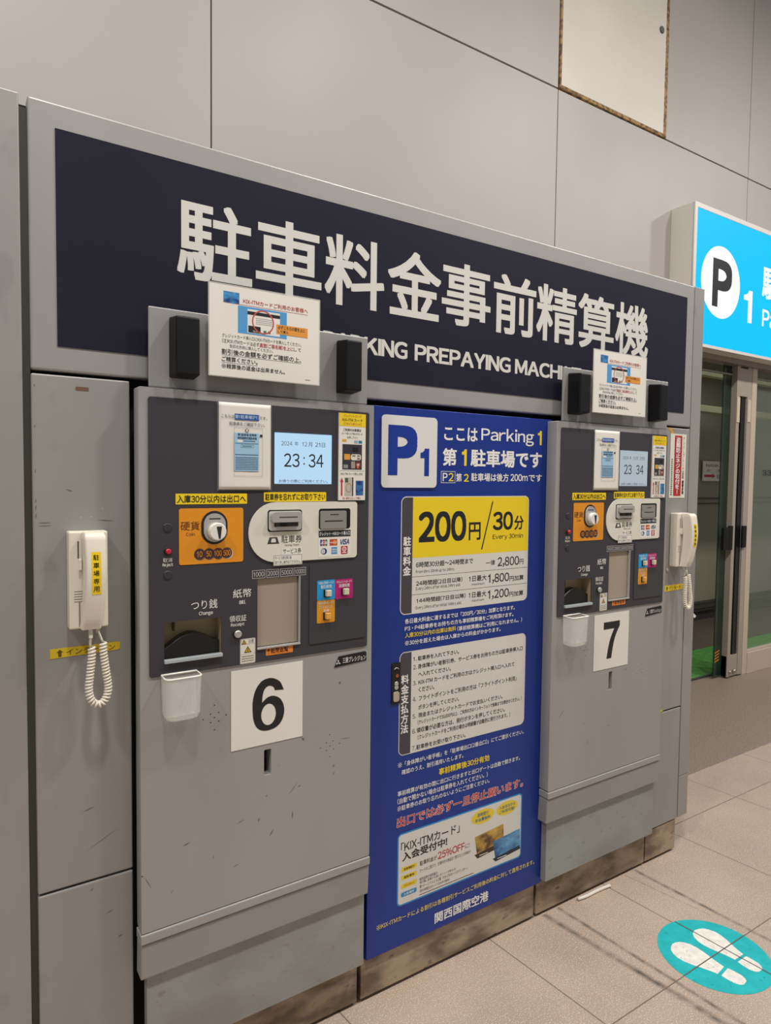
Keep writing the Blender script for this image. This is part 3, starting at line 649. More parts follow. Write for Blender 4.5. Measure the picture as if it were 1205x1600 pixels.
# laminated notices leaning on the brackets
WAVE = mottled('blue_card_print', '#153a78', '#4f9fd6', 45, .4, 0, (1, 1, 1.6), .35, .7); BLUEC = M('#4f97cf', .5); INKR = M('#b8524a', .5); INKG = M('#2b2928', .5)
def notice(dx, n_, w=1.0):
    t = thing('notice', (.62 + dx, -.07, 1.648), f'white laminated notice between two black boxes above the machine {SIDE[n_]} of the blue board', 'notice')
    link('sheet', box(.487 + dx, .7515 + dx, -.0685, -.0665, 1.647, 1.8435), PAPER, t)
    link('laminate_edge', plate([(x + dx, z) for x, z in rrect(.4845, .754, 1.645, 1.846, .002)], -.0689, -.0662, [[(x + dx, z) for x, z in rrect(.4868, .7517, 1.6468, 1.8437)]]), clear('laminate', '#f2f0ea', .35, .15), t)
    ik = Ink(-.0686, dx=dx)
    ik.rect(.518, .554, 1.806, 1.830, WAVE, 1.5); ik.rect(.518, .721, 1.8055, 1.8063, INKR, 1.2)
    ik.text('KIX-ITMカードご利用のお客様へ', .563, .7215, 1.8095, 1.820, INKR, .01)
    ik.rect(.551, .668, 1.744, 1.8035, BLUEC); ik.rect(.573, .651, 1.747, 1.799, WHITE, 1.5); ik.rect(.573, .651, 1.787, 1.7945, INKK, 2); ik.rect(.575, .604, 1.748, 1.763, INKK, 2)
    ik.text('itm', .586, .599, 1.7495, 1.754, WHITE, 0, 3); ik.dashes(.593, .636, 1.767, 1.783, M('#8a8884', .5), 2, 4, .4, 3); ik.rect(.611, .618, 1.7495, 1.756, M('#55705a', .5), 2); ik.rect(.622, .628, 1.750, 1.756, M('#7a5a4a', .5), 2)
    ik.ring(oval(.610, 1.774, .0265, .0265, 40), oval(.610, 1.774, .0235, .0235, 40), INKR, 3)
    ik.rect(.642, .721, 1.753, 1.7745, M('#e0963a', .5), 3); ik.text('必ずこちらの面を上に', .646, .714, 1.7645, 1.7725, INKG, .01, 4); ik.text('して挿入', .646, .672, 1.7555, 1.7625, INKG, .01, 4)
    ik.text('クレジットカード挿入口にKIX-ITMカードを挿入してください。', .515, .705, 1.7305, 1.739, INKG)
    ik.text('(注)KIX-ITMカードは必ず', .515, .601, 1.7185, 1.728, INKG); ik.text('裏面(ご署名欄)を上に', .602, .684, 1.7185, 1.728, INKR, .01); ik.text('して', .686, .705, 1.719, 1.727, INKG)
    ik.text('矢印の方向に挿入してください。', .532, .634, 1.709, 1.717, INKG)
    ik.text('割引後の金額を必ずご確認の上、', .514, .705, 1.694, 1.706, INKG, .01); ik.rect(.514, .705, 1.6918, 1.6924, INKG)
    ik.text('ご精算ください。', .514, .597, 1.6785, 1.6895, INKG, .01); ik.rect(.514, .597, 1.676, 1.6766, INKG)
    ik.text('※精算後の返金は出来ません。', .514, .664, 1.6635, 1.674, INKG, .01); ik.dashes(.716, .729, 1.6545, 1.6575, M('#8a8884', .5), 2, 1, .6, 2)
    ik.build(t)
notice(0, 6); notice(1.2405, 7)

# ticket notices in plastic sleeves, card stickers, number sheets, baskets
def ticket_notice(dx, n_):
    t = thing('ticket_notice', (.573 + dx, -.053, 1.399), f'sleeved white paper with blue ticket picture, beside the screen {SIDE[n_]} of the blue board', 'notice')
    b = bmesh.new(); NX, NZ = 14, 22; rr = random.Random(n_); vs = []
    for j in range(NZ + 1):
        row = []
        for i in range(NX + 1):
            u, v = i / NX, j / NZ
            wv = .0006 * math.sin(9 * v + 4 * u + n_) * max(0, .75 - v) + .0004 * math.sin(23 * u - 11 * v) * max(0, .4 - v) * 2
            row.append(b.verts.new((.512 + .123 * u + dx, -.0552 - .0008 - wv * .7, 1.399 + .193 * v)))
        vs.append(row)
    for j in range(NZ):
        for i in range(NX): f = b.faces.new((vs[j][i], vs[j][i + 1], vs[j + 1][i + 1], vs[j + 1][i])); f.smooth = True
    o = link('paper_sheet', b, PAPER, t); md = o.modifiers.new('t', 'SOLIDIFY'); md.thickness = .0004; md.offset = -1
    link('sleeve', box(.5085 + dx, .6385 + dx, -.0552, -.0530, 1.3965, 1.5925, .0006), clear('sleeve', '#bdbdbd', .12, .1), t)
    ik = Ink(-.0570, dx=dx)
    ik.text('こちらは', .518, .547, 1.5575, 1.565, INKG); ik.rect(.548, .606, 1.555, 1.568, M('#1b4a9c', .5)); ik.text('第1駐車場(P1)', .549, .605, 1.5575, 1.566, M('#cfe0f0', .5)); ik.text('です。', .607, .6255, 1.5575, 1.565, INKG)
    ik.text('駐車券をご確認下さい。', .536, .620, 1.5415, 1.550, INKG)
    ik.frame(.547, .6145, 1.429, 1.538, .0005, M('#6a6864', .5)); ik.rect(.547, .6055, 1.441, 1.526, M('#9dc3dd', .5), .8)
    ik.poly([(.5745, 1.5275), (.5795, 1.5275), (.5795, 1.5315), (.5825, 1.5315), (.577, 1.537), (.5715, 1.5315), (.5745, 1.5315)], INKG, 1.5); ik.poly([(.5755, 1.5285), (.5785, 1.5285), (.5785, 1.5325), (.580, 1.5325), (.577, 1.5355), (.574, 1.5325), (.5755, 1.5325)], PAPER, 2)
    ik.rect(.608, .614, 1.5185, 1.524, INKK)
    DB = M('#31506e', .5)
    ik.text('第1駐車場 駐車券', .555, .600, 1.519, 1.525, DB, .02); ik.text('関西国際空港駐車場', .555, .600, 1.5115, 1.5175, DB, .02)
    ik.rect(.555, .566, 1.505, 1.511, WHITE, 1.5); ik.dashes(.569, .597, 1.5065, 1.5095, DB, 2, 1, .7, 4); ik.dashes(.549, .604, 1.5015, 1.5035, DB, 2, 1, .7, 5); ik.frame(.562, .593, 1.493, 1.5, .0005, DB, 2, .002); ik.dashes(.566, .589, 1.495, 1.498, DB, 2, 1, .6, 6)
    ik.dashes(.549, .604, 1.476, 1.4785, DB, 2, 1, .8, 7); ik.dashes(.550, .604, 1.443, 1.473, DB, 2, 8, .5, 8)
    ik.build(t)
def card_sticker(dx, n_):
    t = thing('card_sticker', (.852 + dx, -.053, 1.373), f'tall card guide sticker with yellow top on the machine {SIDE[n_]} of the blue board', 'sticker')
    x0, x1 = .8145, .8905
    link('sheet', box(x0 + dx, x1 + dx, -.0572, -.0527, 1.373, 1.587), PAPER, t)
    ik = Ink(-.0573, dx=dx); R2 = M('#b5352f', .5)
    ik.rect(x0, x1, 1.555, 1.587, M('#e8c81c', .5)); ik.text('クレジットカード', .827, .877, 1.577, 1.584, M('#c97a1c', .5), .01); ik.text('KIX-ITM カード', .823, .881, 1.567, 1.5745, M('#4d4420', .5), .01); ik.text('[フライトポイント]', .827, .877, 1.5575, 1.5645, R2, .01)
    ik.text('ご利用のお客様は', .826, .877, 1.543, 1.550, INKK, .01); ik.text('カード挿入口下部のボタンを', .822, .881, 1.5345, 1.540, INKG); ik.text('お押し下さい', .837, .867, 1.525, 1.531, INKG)
    ik.rect(.823, .835, 1.517, 1.523, M('#d0a52c', .5)); ik.rect(.857, .868, 1.514, 1.521, M('#8fa7b0', .5)); ik.rect(.870, .880, 1.514, 1.521, M('#2c6f8c', .5))
    ik.rect(.824, .880, 1.449, 1.511, M('#2f2e36', .5)); ik.rect(.853, .869, 1.493, 1.504, BLACK, 2); ik.rect(.829, .846, 1.473, 1.487, M('#d79a3a', .5), 2, .001); ik.rect(.848, .877, 1.472, 1.487, IVORYP, 2, .005); ik.rect(.852, .861, 1.481, 1.485, DGREY, 3); ik.rect(.866, .874, 1.481, 1.485, DGREY, 3); ik.rect(.866, .874, 1.4735, 1.4785, M('#8d6a70', .5), 3)
    ik.rect(.827, .840, 1.452, 1.461, M('#8b8a86', .5), 2); ik.rect(.849, .860, 1.452, 1.469, M('#9c9288', .5), 2); ik.poly(oval(.869, 1.4595, .0085, .0095, 20), M('#7d2a30', .5), 2); ik.rect(.865, .873, 1.459, 1.464, M('#c0b3a8', .5), 3); ik.rect(.8665, .870, 1.453, 1.459, M('#d98c3a', .5), 3)
    ik.rect(x0 + .003, x1 - .003, 1.4455, 1.446, INKG); ik.text('KIX-ITM カード挿入方向', .820, .882, 1.435, 1.4415, INKG)
    ik.poly([(.8205, 1.384), (.825, 1.384), (.825, 1.418), (.8278, 1.418), (.8227, 1.429), (.8178, 1.418), (.8205, 1.418)], R2)
    ik.rect(.831, .856, 1.3835, 1.4295, M('#b9b5a5', .5)); ik.rect(.832, .841, 1.417, 1.428, M('#4a5a4c', .5), 2); ik.rect(.8525, .8555, 1.3835, 1.4295, INKK, 2); ik.ring(oval(.8425, 1.404, .008, .011, 24), oval(.8425, 1.404, .0073, .0102, 24), R2, 3)
    ik.rect(.863, .885, 1.385, 1.4215, WAVE); ik.text('白い面を上にして挿入', .826, .878, 1.3755, 1.381, R2, .01)
    ik.build(t)
def number_sheet(dx, n_, x0, x1, z0, z1):
    t = thing('number_sheet', ((x0 + x1) / 2, -.051, z0), {6: 'white sheet with a large black six on the machine door left of the blue board', 7: 'white sheet with a large black seven on the machine door right of the blue board'}[n_], 'sheet')
    link('sheet', box(x0, x1, -.0512, -.0503, z0, z1), PAPER, t)
    def soft(pts, n=5):
        out = []
        for i in range(len(pts) - 1):
            p0, p1, p2, p3 = pts[max(i - 1, 0)], pts[i], pts[i + 1], pts[min(i + 2, len(pts) - 1)]
            for k in range(n):
                u = k / n
                out.append(tuple(.5 * (2 * b + (c - a) * u + (2 * a - 5 * b + 4 * c - d) * u * u + (3 * b - a - 3 * c + d) * u ** 3) for a, b, c, d in zip(p0, p1, p2, p3)))
        return out + [pts[-1]]
    if n_ == 6:
        o_ = soft([(.6725, .924), (.664, .943), (.650, .9535), (.634, .957), (.616, .952), (.602, .935), (.595, .912), (.594, .890), (.596, .866), (.603, .847), (.616, .836), (.634, .833), (.653, .837), (.667, .849), (.674, .870), (.671, .891), (.661, .906), (.645, .9135), (.630, .911), (.6175, .901)])
        o_ += soft([(.6175, .902), (.619, .918), (.623, .931), (.631, .938), (.640, .938), (.647, .933), (.6495, .926)])
        link('digit', plate(o_, -.0516, -.0512, [oval(.634, .871, .0185, .0255, 36)]), INKK, t)
    else:
        o_ = [(1.832, .958), (1.914, .958)] + soft([(1.914, .939), (1.901, .922), (1.889, .898), (1.880, .866), (1.874, .834)]) + soft([(1.850, .834), (1.856, .866), (1.867, .900), (1.886, .934)]) + [(1.832, .934)]
        link('digit', plate(o_[::-1], -.0516, -.0512), INKK, t)
def basket(dx, n_):
    x0, x1, z0, z1, yb, yf = .3855, .462, .909, 1.001, -.0552, -.096
    t = thing('receipt_basket', ((x0 + x1) / 2 + dx, yb, z0), f'clear perforated plastic basket on the machine door {SIDE[n_]} of the blue board', 'basket')
    b = bmesh.new()
    def ring(z, ins, dy=0):
        a, c = x0 + ins + dx, x1 - ins + dx; f = yf + ins * .8
        r = .012
        pts = [(a, yb)] + [(a + r - r * math.cos(q), f + r - r * math.sin(q)) for q in (0, .4, .8, 1.2, 1.57)] + [(c - r + r * math.sin(q), f + r - r * math.cos(q)) for q in (0, .4, .8, 1.2, 1.57)] + [(c, yb)]
        return [b.verts.new((x, y, z)) for x, y in pts]
    rings = [ring(z1, 0), ring(z0 + .06, .0015), ring(z0 + .012, .003), ring(z0 + .003, .006), ring(z0, .012)]
    for r0, r1 in zip(rings, rings[1:]):
        for i in range(len(r0)): f = b.faces.new((r0[i], r0[(i + 1) % len(r0)], r1[(i + 1) % len(r0)], r1[i]))
    b.faces.new(rings[-1])
    o = link('basket_shell', b, clear('perforated_plastic', '#f1efe9', .17, .15, 330), t); md = o.modifiers.new('t', 'SOLIDIFY'); md.thickness = .0015
    r = .011; a, c = x0 + dx, x1 + dx
    path = [(a, yb, z1)] + [(a + r - r * math.cos(q), yf + r - r * math.sin(q), z1) for q in (0, .4, .8, 1.2, 1.57)] + [(c - r + r * math.sin(q), yf + r - r * math.cos(q), z1) for q in (0, .4, .8, 1.2, 1.57)] + [(c, yb, z1), (c, yb, z1 + .001), (a, yb, z1 + .001)]
    link('basket_rim', tube(path, .0022, 8), M('#ece9e1', .25), t)
for dx, n_ in ((0, 6), (1.2445, 7)):
    ticket_notice(dx, n_); card_sticker(dx, n_); basket(dx, n_)
number_sheet(0, 6, .5425, .7225, .801, .986); number_sheet(0, 7, 1.785, 1.963, .800, .986)

# ------------------------------------------------------------------ intercom phones
def phone(dx, n_):
    t = thing('intercom_phone', (.245 + dx, -.001, 1.115), {6: 'cream intercom with coiled cord on the narrow side cabinet at the far left', 7: 'cream intercom with coiled cord beside the glass entrance, right of both machines'}[n_], 'telephone')
    X0, X1 = .2115, .2855
    b = box(X0 + dx, X1 + dx, -.030, -.0005, 1.115, 1.3135, .003)
    base = link('base', b, CREAM, t)
    ik = Ink(-.0301, dx=dx)
    for k in range(5): ik.rect(.2205, .2375, 1.1705 + .0052 * k, 1.1718 + .0052 * k, M('#6d675b', .6))
    ik.rect(.2275, .2305, 1.259, 1.294, M('#5b5549', .6)); ik.rect(.229, .232, 1.12, 1.17, M('#8d8676', .6)); ik.build(base, 'grille')
    link('hook_switch', box(.2295 + dx, .2345 + dx, -.038, -.030, 1.236, 1.258, .001), CREAM, base)
    # curved handset lofted from rounded sections
    b = bmesh.new(); secs = []; N = 26
    for i in range(N + 1):
        u = i / N; z = 1.3125 - .195 * u
        yf = -.060 - .012 * math.sin(math.pi * min(1, u * 1.05)) - .006 * (1 - u) + (.004 * max(0, (u - .93) / .07))
        if u < .04: yf += .006 * (1 - u / .04)
        yb = -.031 - .007 * math.sin(math.pi * u)
        xl = .2345 + .0035 * math.sin(math.pi * u) - .004 * u; xr = .2755 - .0085 * max(0, u - .35) / .65
        if u < .02: xl += .002; xr -= .002
        r = .005; pts = []
        for (cx, cy, a0) in ((xl + r, yf + r, 180), (xr - r, yf + r, 270)):
            for k in range(5): a = math.radians(a0 + 22.5 * k); pts.append((cx + r * math.cos(a), cy + r * math.sin(a)))
        pts += [(xr, yb), (xl, yb)]
        secs.append([b.verts.new((x + dx, y, z)) for x, y in pts])
    for s0, s1 in zip(secs, secs[1:]):
        for k in range(len(s0)): f = b.faces.new((s0[k], s1[k], s1[(k + 1) % len(s0)], s0[(k + 1) % len(s0)])); f.smooth = True
    b.faces.new(secs[0]); b.faces.new(secs[-1][::-1])
    bmesh.ops.recalc_face_normals(b, faces=b.faces)
    hs = link('handset', b, CREAM, t)
    md = hs.modifiers.new('s', 'EDGE_SPLIT'); md.split_angle = math.radians(50)
    # label follows the handset front
    def front(z): u = (1.3125 - z) / .195; return -.060 - .012 * math.sin(math.pi * min(1, u * 1.05)) - .006 * (1 - u)
    lb = bmesh.new(); z0, z1 = 1.190, 1.275; rows = []
    for j in range(9):
        z = z0 + (z1 - z0) * j / 8; rows.append([lb.verts.new((x + dx, front(z) - .0004, z)) for x in (.2465, .2640)])
    for r0, r1 in zip(rows, rows[1:]): lb.faces.new((r0[0], r0[1], r1[1], r1[0]))
    lo_ = link('label_strip', lb, YEL, hs); lo_['label'] = 'yellow label with black characters'
    ik = Ink(0, dx=dx)
    for k, ch in enumerate('駐車場専用'):
        zc = 1.2645 - .0158 * k; ik.text(ch, .2495, .2605, zc - .0055, zc + .0055, INKK, .005)
    me = ik.build(hs)
    for v in me.data.vertices: v.co.y = front(v.co.z) - .0008
    # cord: two straight tails and a hanging coil
    yc = -.042
    def hang(pts, n):
        out = []
        for i in range(len(pts) - 1):
            p0 = Vector(pts[max(i - 1, 0)]); p1 = Vector(pts[i]); p2 = Vector(pts[i + 1]); p3 = Vector(pts[min(i + 2, len(pts) - 1)])
            for k in range(n):
                s_ = k / n
                out.append(.5 * ((2 * p1) + (-p0 + p2) * s_ + (2 * p0 - 5 * p1 + 4 * p2 - p3) * s_ ** 2 + (-p0 + 3 * p1 - 3 * p2 + p3) * s_ ** 3))
        out.append(Vector(pts[-1])); return out
    core = [(.250, yc, 1.078), (.2505, yc - .002, 1.062), (.2465, yc - .004, 1.025), (.2435, yc - .006, .992), (.2485, yc - .008, .970), (.261, yc - .009, .9605), (.2735, yc - .008, .968), (.2805, yc - .006, .990), (.2765, yc - .004, 1.028), (.2725, yc - .002, 1.065), (.2725, yc, 1.085)]
    path = hang(core, 40); L_ = [0]
    for a, c in zip(path, path[1:]): L_.append(L_[-1] + (c - a).length)
    turns = 40; pts = []; NN = turns * 10
    j = 0
    for i in range(NN + 1):
        s_ = L_[-1] * i / NN
        while j < len(L_) - 2 and L_[j + 1] < s_: j += 1
        f = (s_ - L_[j]) / max(L_[j + 1] - L_[j], 1e-9); p = path[j].lerp(path[j + 1], f)
        tg = (path[min(j + 2, len(path) - 1)] - path[max(j - 1, 0)]).normalized(); a = Vector((0, 1, 0)); a = (a - a.dot(tg) * tg).normalized(); c = tg.cross(a)
        an = 2 * math.pi * turns * i / NN
        pts.append(p + .0058 * (math.cos(an) * a + math.sin(an) * c) + Vector((dx, 0, 0)))
    cb = tube(pts, .0026, 7)
    tube([(.2475 + dx, yc - .005, 1.119), (.248 + dx, yc - .004, 1.10), (.2475 + dx, yc, 1.085), (.249 + dx, yc + .003, 1.077)], .0024, 8, cb)
    tube([(.2665 + dx, -.018, 1.117), (.267 + dx, -.022, 1.105), (.2695 + dx, yc + .006, 1.093), (.2725 + dx, yc + .004, 1.085)], .0024, 8, cb)
    link('coiled_cord', cb, M('#e3dccb', .4), t)
    tb = bmesh.new(); box(.2440 + dx, .2515 + dx, yc - .009, yc - .001, 1.098, 1.118, .001, tb); box(.2635 + dx, .2700 + dx, -.023, -.014, 1.101, 1.1165, .001, tb)
    link('cord_plug', tb, M('#d8d3c6', .35), t)
phone(0, 6); phone(2.0455, 7)
def tape(x0, x1, z0, z1, n_, rag):
    t = thing('tape_strip', ((x0 + x1) / 2, -.001, z0), {6: 'yellow tape strip reading up arrow and intercom below the left handset', 7: 'yellow tape strip with an up arrow below the right handset'}[n_], 'label')
    o = link('tape_sheet', plate([(x0, z0), (x1 - .004, z0 + .003), (x1, z0 + .006), (x1, z1), (x0, z1)], -.0009, -.0002), mottled('yellow_tape', '#d6b41d', '#e6c922', 20, .4), t)
    ik = Ink(-.0010); cx = x0 + .018; cz = (z0 + z1) / 2
    ik.poly([(cx - .003, cz - .0075), (cx + .003, cz - .0075), (cx + .003, cz + .001), (cx + .0062, cz + .001), (cx, cz + .0075), (cx - .0062, cz + .001), (cx - .003, cz + .001)], M('#5d4d1a', .5))
    ik.text('インターホン', cx + .012, x1 - .010, z0 + .0045, z1 - .0035, M('#5d4d1a', .5)); ik.build(t)
tape(.179, .314, 1.0535, 1.0735, 6, .01); tape(2.232, 2.3605, 1.020, 1.043, 7, .01)

# anti-theft sticker on the right side cabinet
st = thing('warning_sticker', (2.287, -.001, 1.369), 'tall white sticker with a red band of white characters above the right intercom', 'sticker')
link('sheet', box(2.243, 2.340, -.0010, -.0002, 1.369, 1.606), M('#e2dfd0', .45), st)
ik = Ink(-.0011)
ik.rect(2.268, 2.314, 1.376, 1.600, M('#b3262a', .5)); ik.text('盗\n難\n防\n止\nネ\nジ\nの\n取\n付\nを\n!', 2.277, 2.305, 1.383, 1.594, INKW, .025, edge=M('#7d1a1e', .5), lead=.9)
ik.text('ナ\nン\nバ\nl\nプ\nレ\nl\nト\n盗\n難', 2.319, 2.331, 1.44, 1.597, M('#3f5a44', .5), .0, lead=.9); ik.text('被\n害\n多\n発', 2.319, 2.332, 1.382, 1.435, INKK, .03, lead=.9)
ik.dashes(2.251, 2.260, 1.378, 1.515, M('#3f5a44', .5), 2, 18, .6, 9)
ik.build(st)

# ------------------------------------------------------------------ blue tariff board
tb = thing('tariff_board', (1.27, -.01, .124), 'tall blue parking tariff board between the two payment machines', 'sign')
link('board', box(.9385, 1.608, -.0105, .0285, .1235, 1.618, .0015), mottled('blue_board', '#0b2c80', '#0e3088', 1.5, .42), tb)
link('sign_plate', plate(rrect(.967, 1.150, 1.404, 1.596, .012), -.0145, -.0106), M('#dcdad6', .45), tb)
Y1 = M('#ecd02a', .5); LK = M('#1a2a62', .5); WB = M('#d6d2cb', .55); DK = M('#453f45', .5)
ik = Ink(-.0146); ik.text('P', .987, 1.082, 1.437, 1.570, BLUE, .06); ik.text('1', 1.093, 1.1225, 1.436, 1.511, BLUE, .04); ik.build(tb, 'sign_emblem')
ik = Ink(-.0108)
T = ik.text
T('ここは', 1.177, 1.300, 1.537, 1.576, INKW, .02); T('Parking', 1.314, 1.528, 1.532, 1.580, INKW, .01); T('1', 1.545, 1.562, 1.537, 1.581, Y1, .02)
T('第', 1.173, 1.223, 1.466, 1.515, INKW, .025); T('1', 1.242, 1.260, 1.467, 1.514, Y1, .025); T('駐車場です', 1.275, 1.565, 1.465, 1.516, INKW, .025)
ik.frame(1.168, 1.219, 1.4175, 1.4505, .0012, INKW); T('P', 1.174, 1.191, 1.4225, 1.4455, INKW, .015); T('2', 1.195, 1.213, 1.4225, 1.4455, Y1, .015)
T('第', 1.222, 1.243, 1.4215, 1.445, INKW, .015); T('2', 1.251, 1.269, 1.4215, 1.4435, Y1, .02); T('駐車場は後方', 1.278, 1.425, 1.423, 1.447, INKW, .015); T('200m', 1.433, 1.505, 1.425, 1.446, INKW, .015); T('です', 1.509, 1.567, 1.424, 1.446, INKW, .015)
# fare table
ik.poly(rrect(1.034, 1.5135, 1.057, 1.380, .017), WB, .5)
ik.poly(rrect(1.0365, 1.073, 1.0595, 1.3775, 0, 8, (.0145, 0, 0, .0145)), DK, 1); ik.poly(rrect(1.0735, 1.511, 1.211, 1.3775, 0, 8, (0, 0, .0145, 0)), M('#e9cb1a', .5), 1)
T('駐\n車\n料\n金', 1.042, 1.068, 1.165, 1.271, INKW, .02, lead=.95)
T('200', 1.093, 1.263, 1.252, 1.338, INKK, .03); T('円', 1.273, 1.318, 1.252, 1.304, INKK, .02); ik.poly([(1.321, 1.223), (1.3255, 1.223), (1.366, 1.364), (1.3615, 1.364)], INKK, 2)
T('30', 1.366, 1.447, 1.278, 1.333, INKK, .025); T('分', 1.453, 1.492, 1.277, 1.320, INKK, .02); T('Every 30min', 1.366, 1.490, 1.248, 1.266, INKK, .005)
ik.rect(1.0735, 1.511, 1.1585, 1.1598, M('#55504e', .5)); ik.rect(1.0735, 1.511, 1.109, 1.1103, M('#55504e', .5))
T('6時間30分超~24時間まで', 1.086, 1.291, 1.184, 1.1995, INKG, .014); T('From 6hrs 30min up to 24hrs.', 1.086, 1.222, 1.166, 1.177, INKG)
T('一律', 1.341, 1.377, 1.174, 1.190, INKK, .005); T('2,800', 1.388, 1.476, 1.166, 1.196, INKK, .01); T('円', 1.478, 1.495, 1.170, 1.186, INKK, .005)
T('24時間超(2日目以降)', 1.087, 1.252, 1.133, 1.1475, INKG, .014); T('Every 24hrs after initial 24hrs add.', 1.087, 1.245, 1.119, 1.1305, INKG)
T('1日最大', 1.277, 1.345, 1.131, 1.148, INKK, .008); T('maximum', 1.288, 1.337, 1.119, 1.126, INKG); T('1,800', 1.351, 1.436, 1.119, 1.148, INKK, .01); T('円加算', 1.438, 1.497, 1.121, 1.137, INKK, .01)
T('144時間超(7日目以降)', 1.089, 1.265, 1.085, 1.099, INKG, .014); T('Every 24hrs after initial 144hrs add.', 1.087, 1.250, 1.066, 1.0775, INKG)
T('1日最大', 1.277, 1.345, 1.083, 1.100, INKK, .008); T('maximum', 1.288, 1.337, 1.071, 1.078, INKG); T('1,200', 1.351, 1.436, 1.071, 1.100, INKK, .01); T('円加算', 1.438, 1.497, 1.073, 1.089, INKK, .01)
# remarks
T('各日最大料金に達するまでは「200円/30分」加算となります。', 1.051, 1.462, 1.0315, 1.0455, INKW, .012)
T('P3・P4駐車券をお持ちの方も事前精算機をご利用頂けます。', 1.051, 1.457, 1.0115, 1.025, INKW, .012)
T('入庫30分以内の出庫は無料', 1.052, 1.231, .9925, 1.0065, Y1, .012); T('(事前精算機はご利用になれません。)', 1.236, 1.494, .9905, 1.0045, INKW, .01)
T('※30分を超えた場合は入庫からの料金がかかります。', 1.052, 1.405, .9715, .985, INKW, .012)
# payment steps
ik.poly(rrect(1.035, 1.5125, .666, .954, .017), WB, .5); ik.poly(rrect(1.0372, 1.075, .6682, .9518, 0, 8, (.0145, 0, 0, .0145)), DK, 1)
T('料\n金\n支\n払\n方\n法', 1.041, 1.067, .727, .891, INKW, .02, lead=.95)
S_ = M('#1f1d1d', .5)
for nn, s_, x0, x1, z0, z1 in (('1.', '駐車券を入れて下さい。', 1.097, 1.244, .924, .937), ('2.', '身体障がい者割引券、サービス券をお持ちの方は駐車券挿入口', 1.097, 1.499, .9005, .9145), ('', 'へ入れてください。', 1.099, 1.215, .8785, .892),
    ('3.', 'KIX-ITM カードをご利用の方はクレジット挿入口へ入れて', 1.100, 1.466, .8555, .8695), ('', 'ください。', 1.101, 1.156, .8345, .8485), ('4.', 'フライトポイントをご利用の方は「フライトポイント利用」', 1.102, 1.476, .8095, .8245), ('', 'ボタンを押してください。', 1.101, 1.247, .7845, .7985),
    ('5.', '現金またはクレジットカードでお支払いください。', 1.101, 1.419, .762, .776), ('', '(クレジットカードで30,000円以上、ご利用の方はインターフォンで係員までお問合せください。)', 1.099, 1.500, .743, .7555), ('6.', '領収書が必要な方は、発行ボタンを押してください。', 1.096, 1.429, .7195, .7345), ('', '(クレジットカードをご利用の場合は明細書が自動的に発行されます。)', 1.100, 1.452, .700, .714), ('7.', '駐車券をお受け取り下さい。', 1.096, 1.274, .672, .686)):
    if nn: T(nn, 1.081, 1.093, z0 + .001, z1 - .001, S_)
    T(s_, x0, x1, z0, z1, S_, .012)
T('※「身体障がい者手帳」を「駐車場出口(2番出口)」にてご提示ください。', 1.034, 1.512, .634, .6485, INKW, .008); T('確認のうえ、割引適用いたします。', 1.047, 1.267, .612, .626, INKW, .008)
T('事前精算後30分有効', 1.177, 1.370, .580, .600, Y1, .02)
T('事前精算が有効の間に出口に行きますと出口ゲートは自動で開きます。', 1.034, 1.498, .5535, .568, INKW, .008); T('(自動で開かない場合は駐車券を入れてください。)', 1.034, 1.364, .5315, .5475, INKW, .008); T('※駐車券のお取り忘れのないようにご注意ください。', 1.034, 1.372, .5115, .526, INKW, .008)
T('出口では必ず一旦停止願います。', 1.033, 1.514, .465, .494, M('#c0282c', .5), .022, edge=INKW, edge_w=.022)
# membership card advert
ik.poly(rrect(1.036, 1.5125, .238, .446, .014), M('#2b86c6', .5), .5); ik.poly(rrect(1.0405, 1.508, .2425, .4415, .010), WB, 1)
T('「KIX-ITMカード」', 1.048, 1.258, .390, .419, S_, .012); T('入会受付中!', 1.053, 1.212, .364, .389, S_, .025)
T('駐車料金が', 1.114, 1.175, .333, .347, S_, .005); T('25%OFF', 1.178, 1.279, .332, .354, M('#b8303a', .5), .015); T('に!', 1.281, 1.297, .334, .347, S_)
YT = M('#e3c531', .5)
for s_, z, c_, cc in (('駐車場割引', .3335, YT, S_), ('施設優待', .3105, YT, S_), ('フライトポイント', .286, YT, S_), ('入会場所', .262, M('#2f86bd', .5), INKW)):
    ik.poly(rrect(1.050, 1.104, z, z + .0135, .005), c_, 1.5); T(s_, 1.059, 1.095, z + .003, z + .0105, cc, .01, 2)
T('カードのご提示で、空港内外の施設店で割引などの特典が!', 1.114, 1.302, .3135, .324, S_); T('関西国際空港発着の', 1.114, 1.178, .2885, .298, S_); T('飛行機に搭乗する度にポイントが貯まる!', 1.114, 1.246, .2795, .2875, S_)
T('第1ターミナルビル2階「KIX-ITMカードカウンター」', 1.114, 1.291, .2665, .277, S_); T('(受付時間)8:00~17:00(年中無休)', 1.114, 1.224, .2545, .2635, S_); ik.dashes(1.114, 1.315, .2465, .2505, INKG, 2, 1, .6, 12)
ik.poly(oval(1.349, .4135, .046, .0215, 36), YT, 1.5); T('即時発行', 1.328, 1.371, .4145, .427, M('#2f6f8a', .5), .01, 2.5); T('年会費無料', 1.318, 1.380, .400, .4115, M('#2f6f8a', .5), .01, 2.5)
ik.poly(oval(1.4475, .4135, .0455, .021, 36), YT, 1.5); T('入会当日から', 1.415, 1.482, .4145, .4255, M('#2f6f8a', .5), .01, 2.5); T('ご利用可能!', 1.415, 1.480, .401, .4115, M('#2f6f8a', .5), .01, 2.5)
def skew(x0, x1, z0, z1, sh, mat, lay): ik.poly([(x0, z0), (x1, z0 + sh), (x1 - .004, z1 + sh), (x0 - .012, z1)], mat, lay)
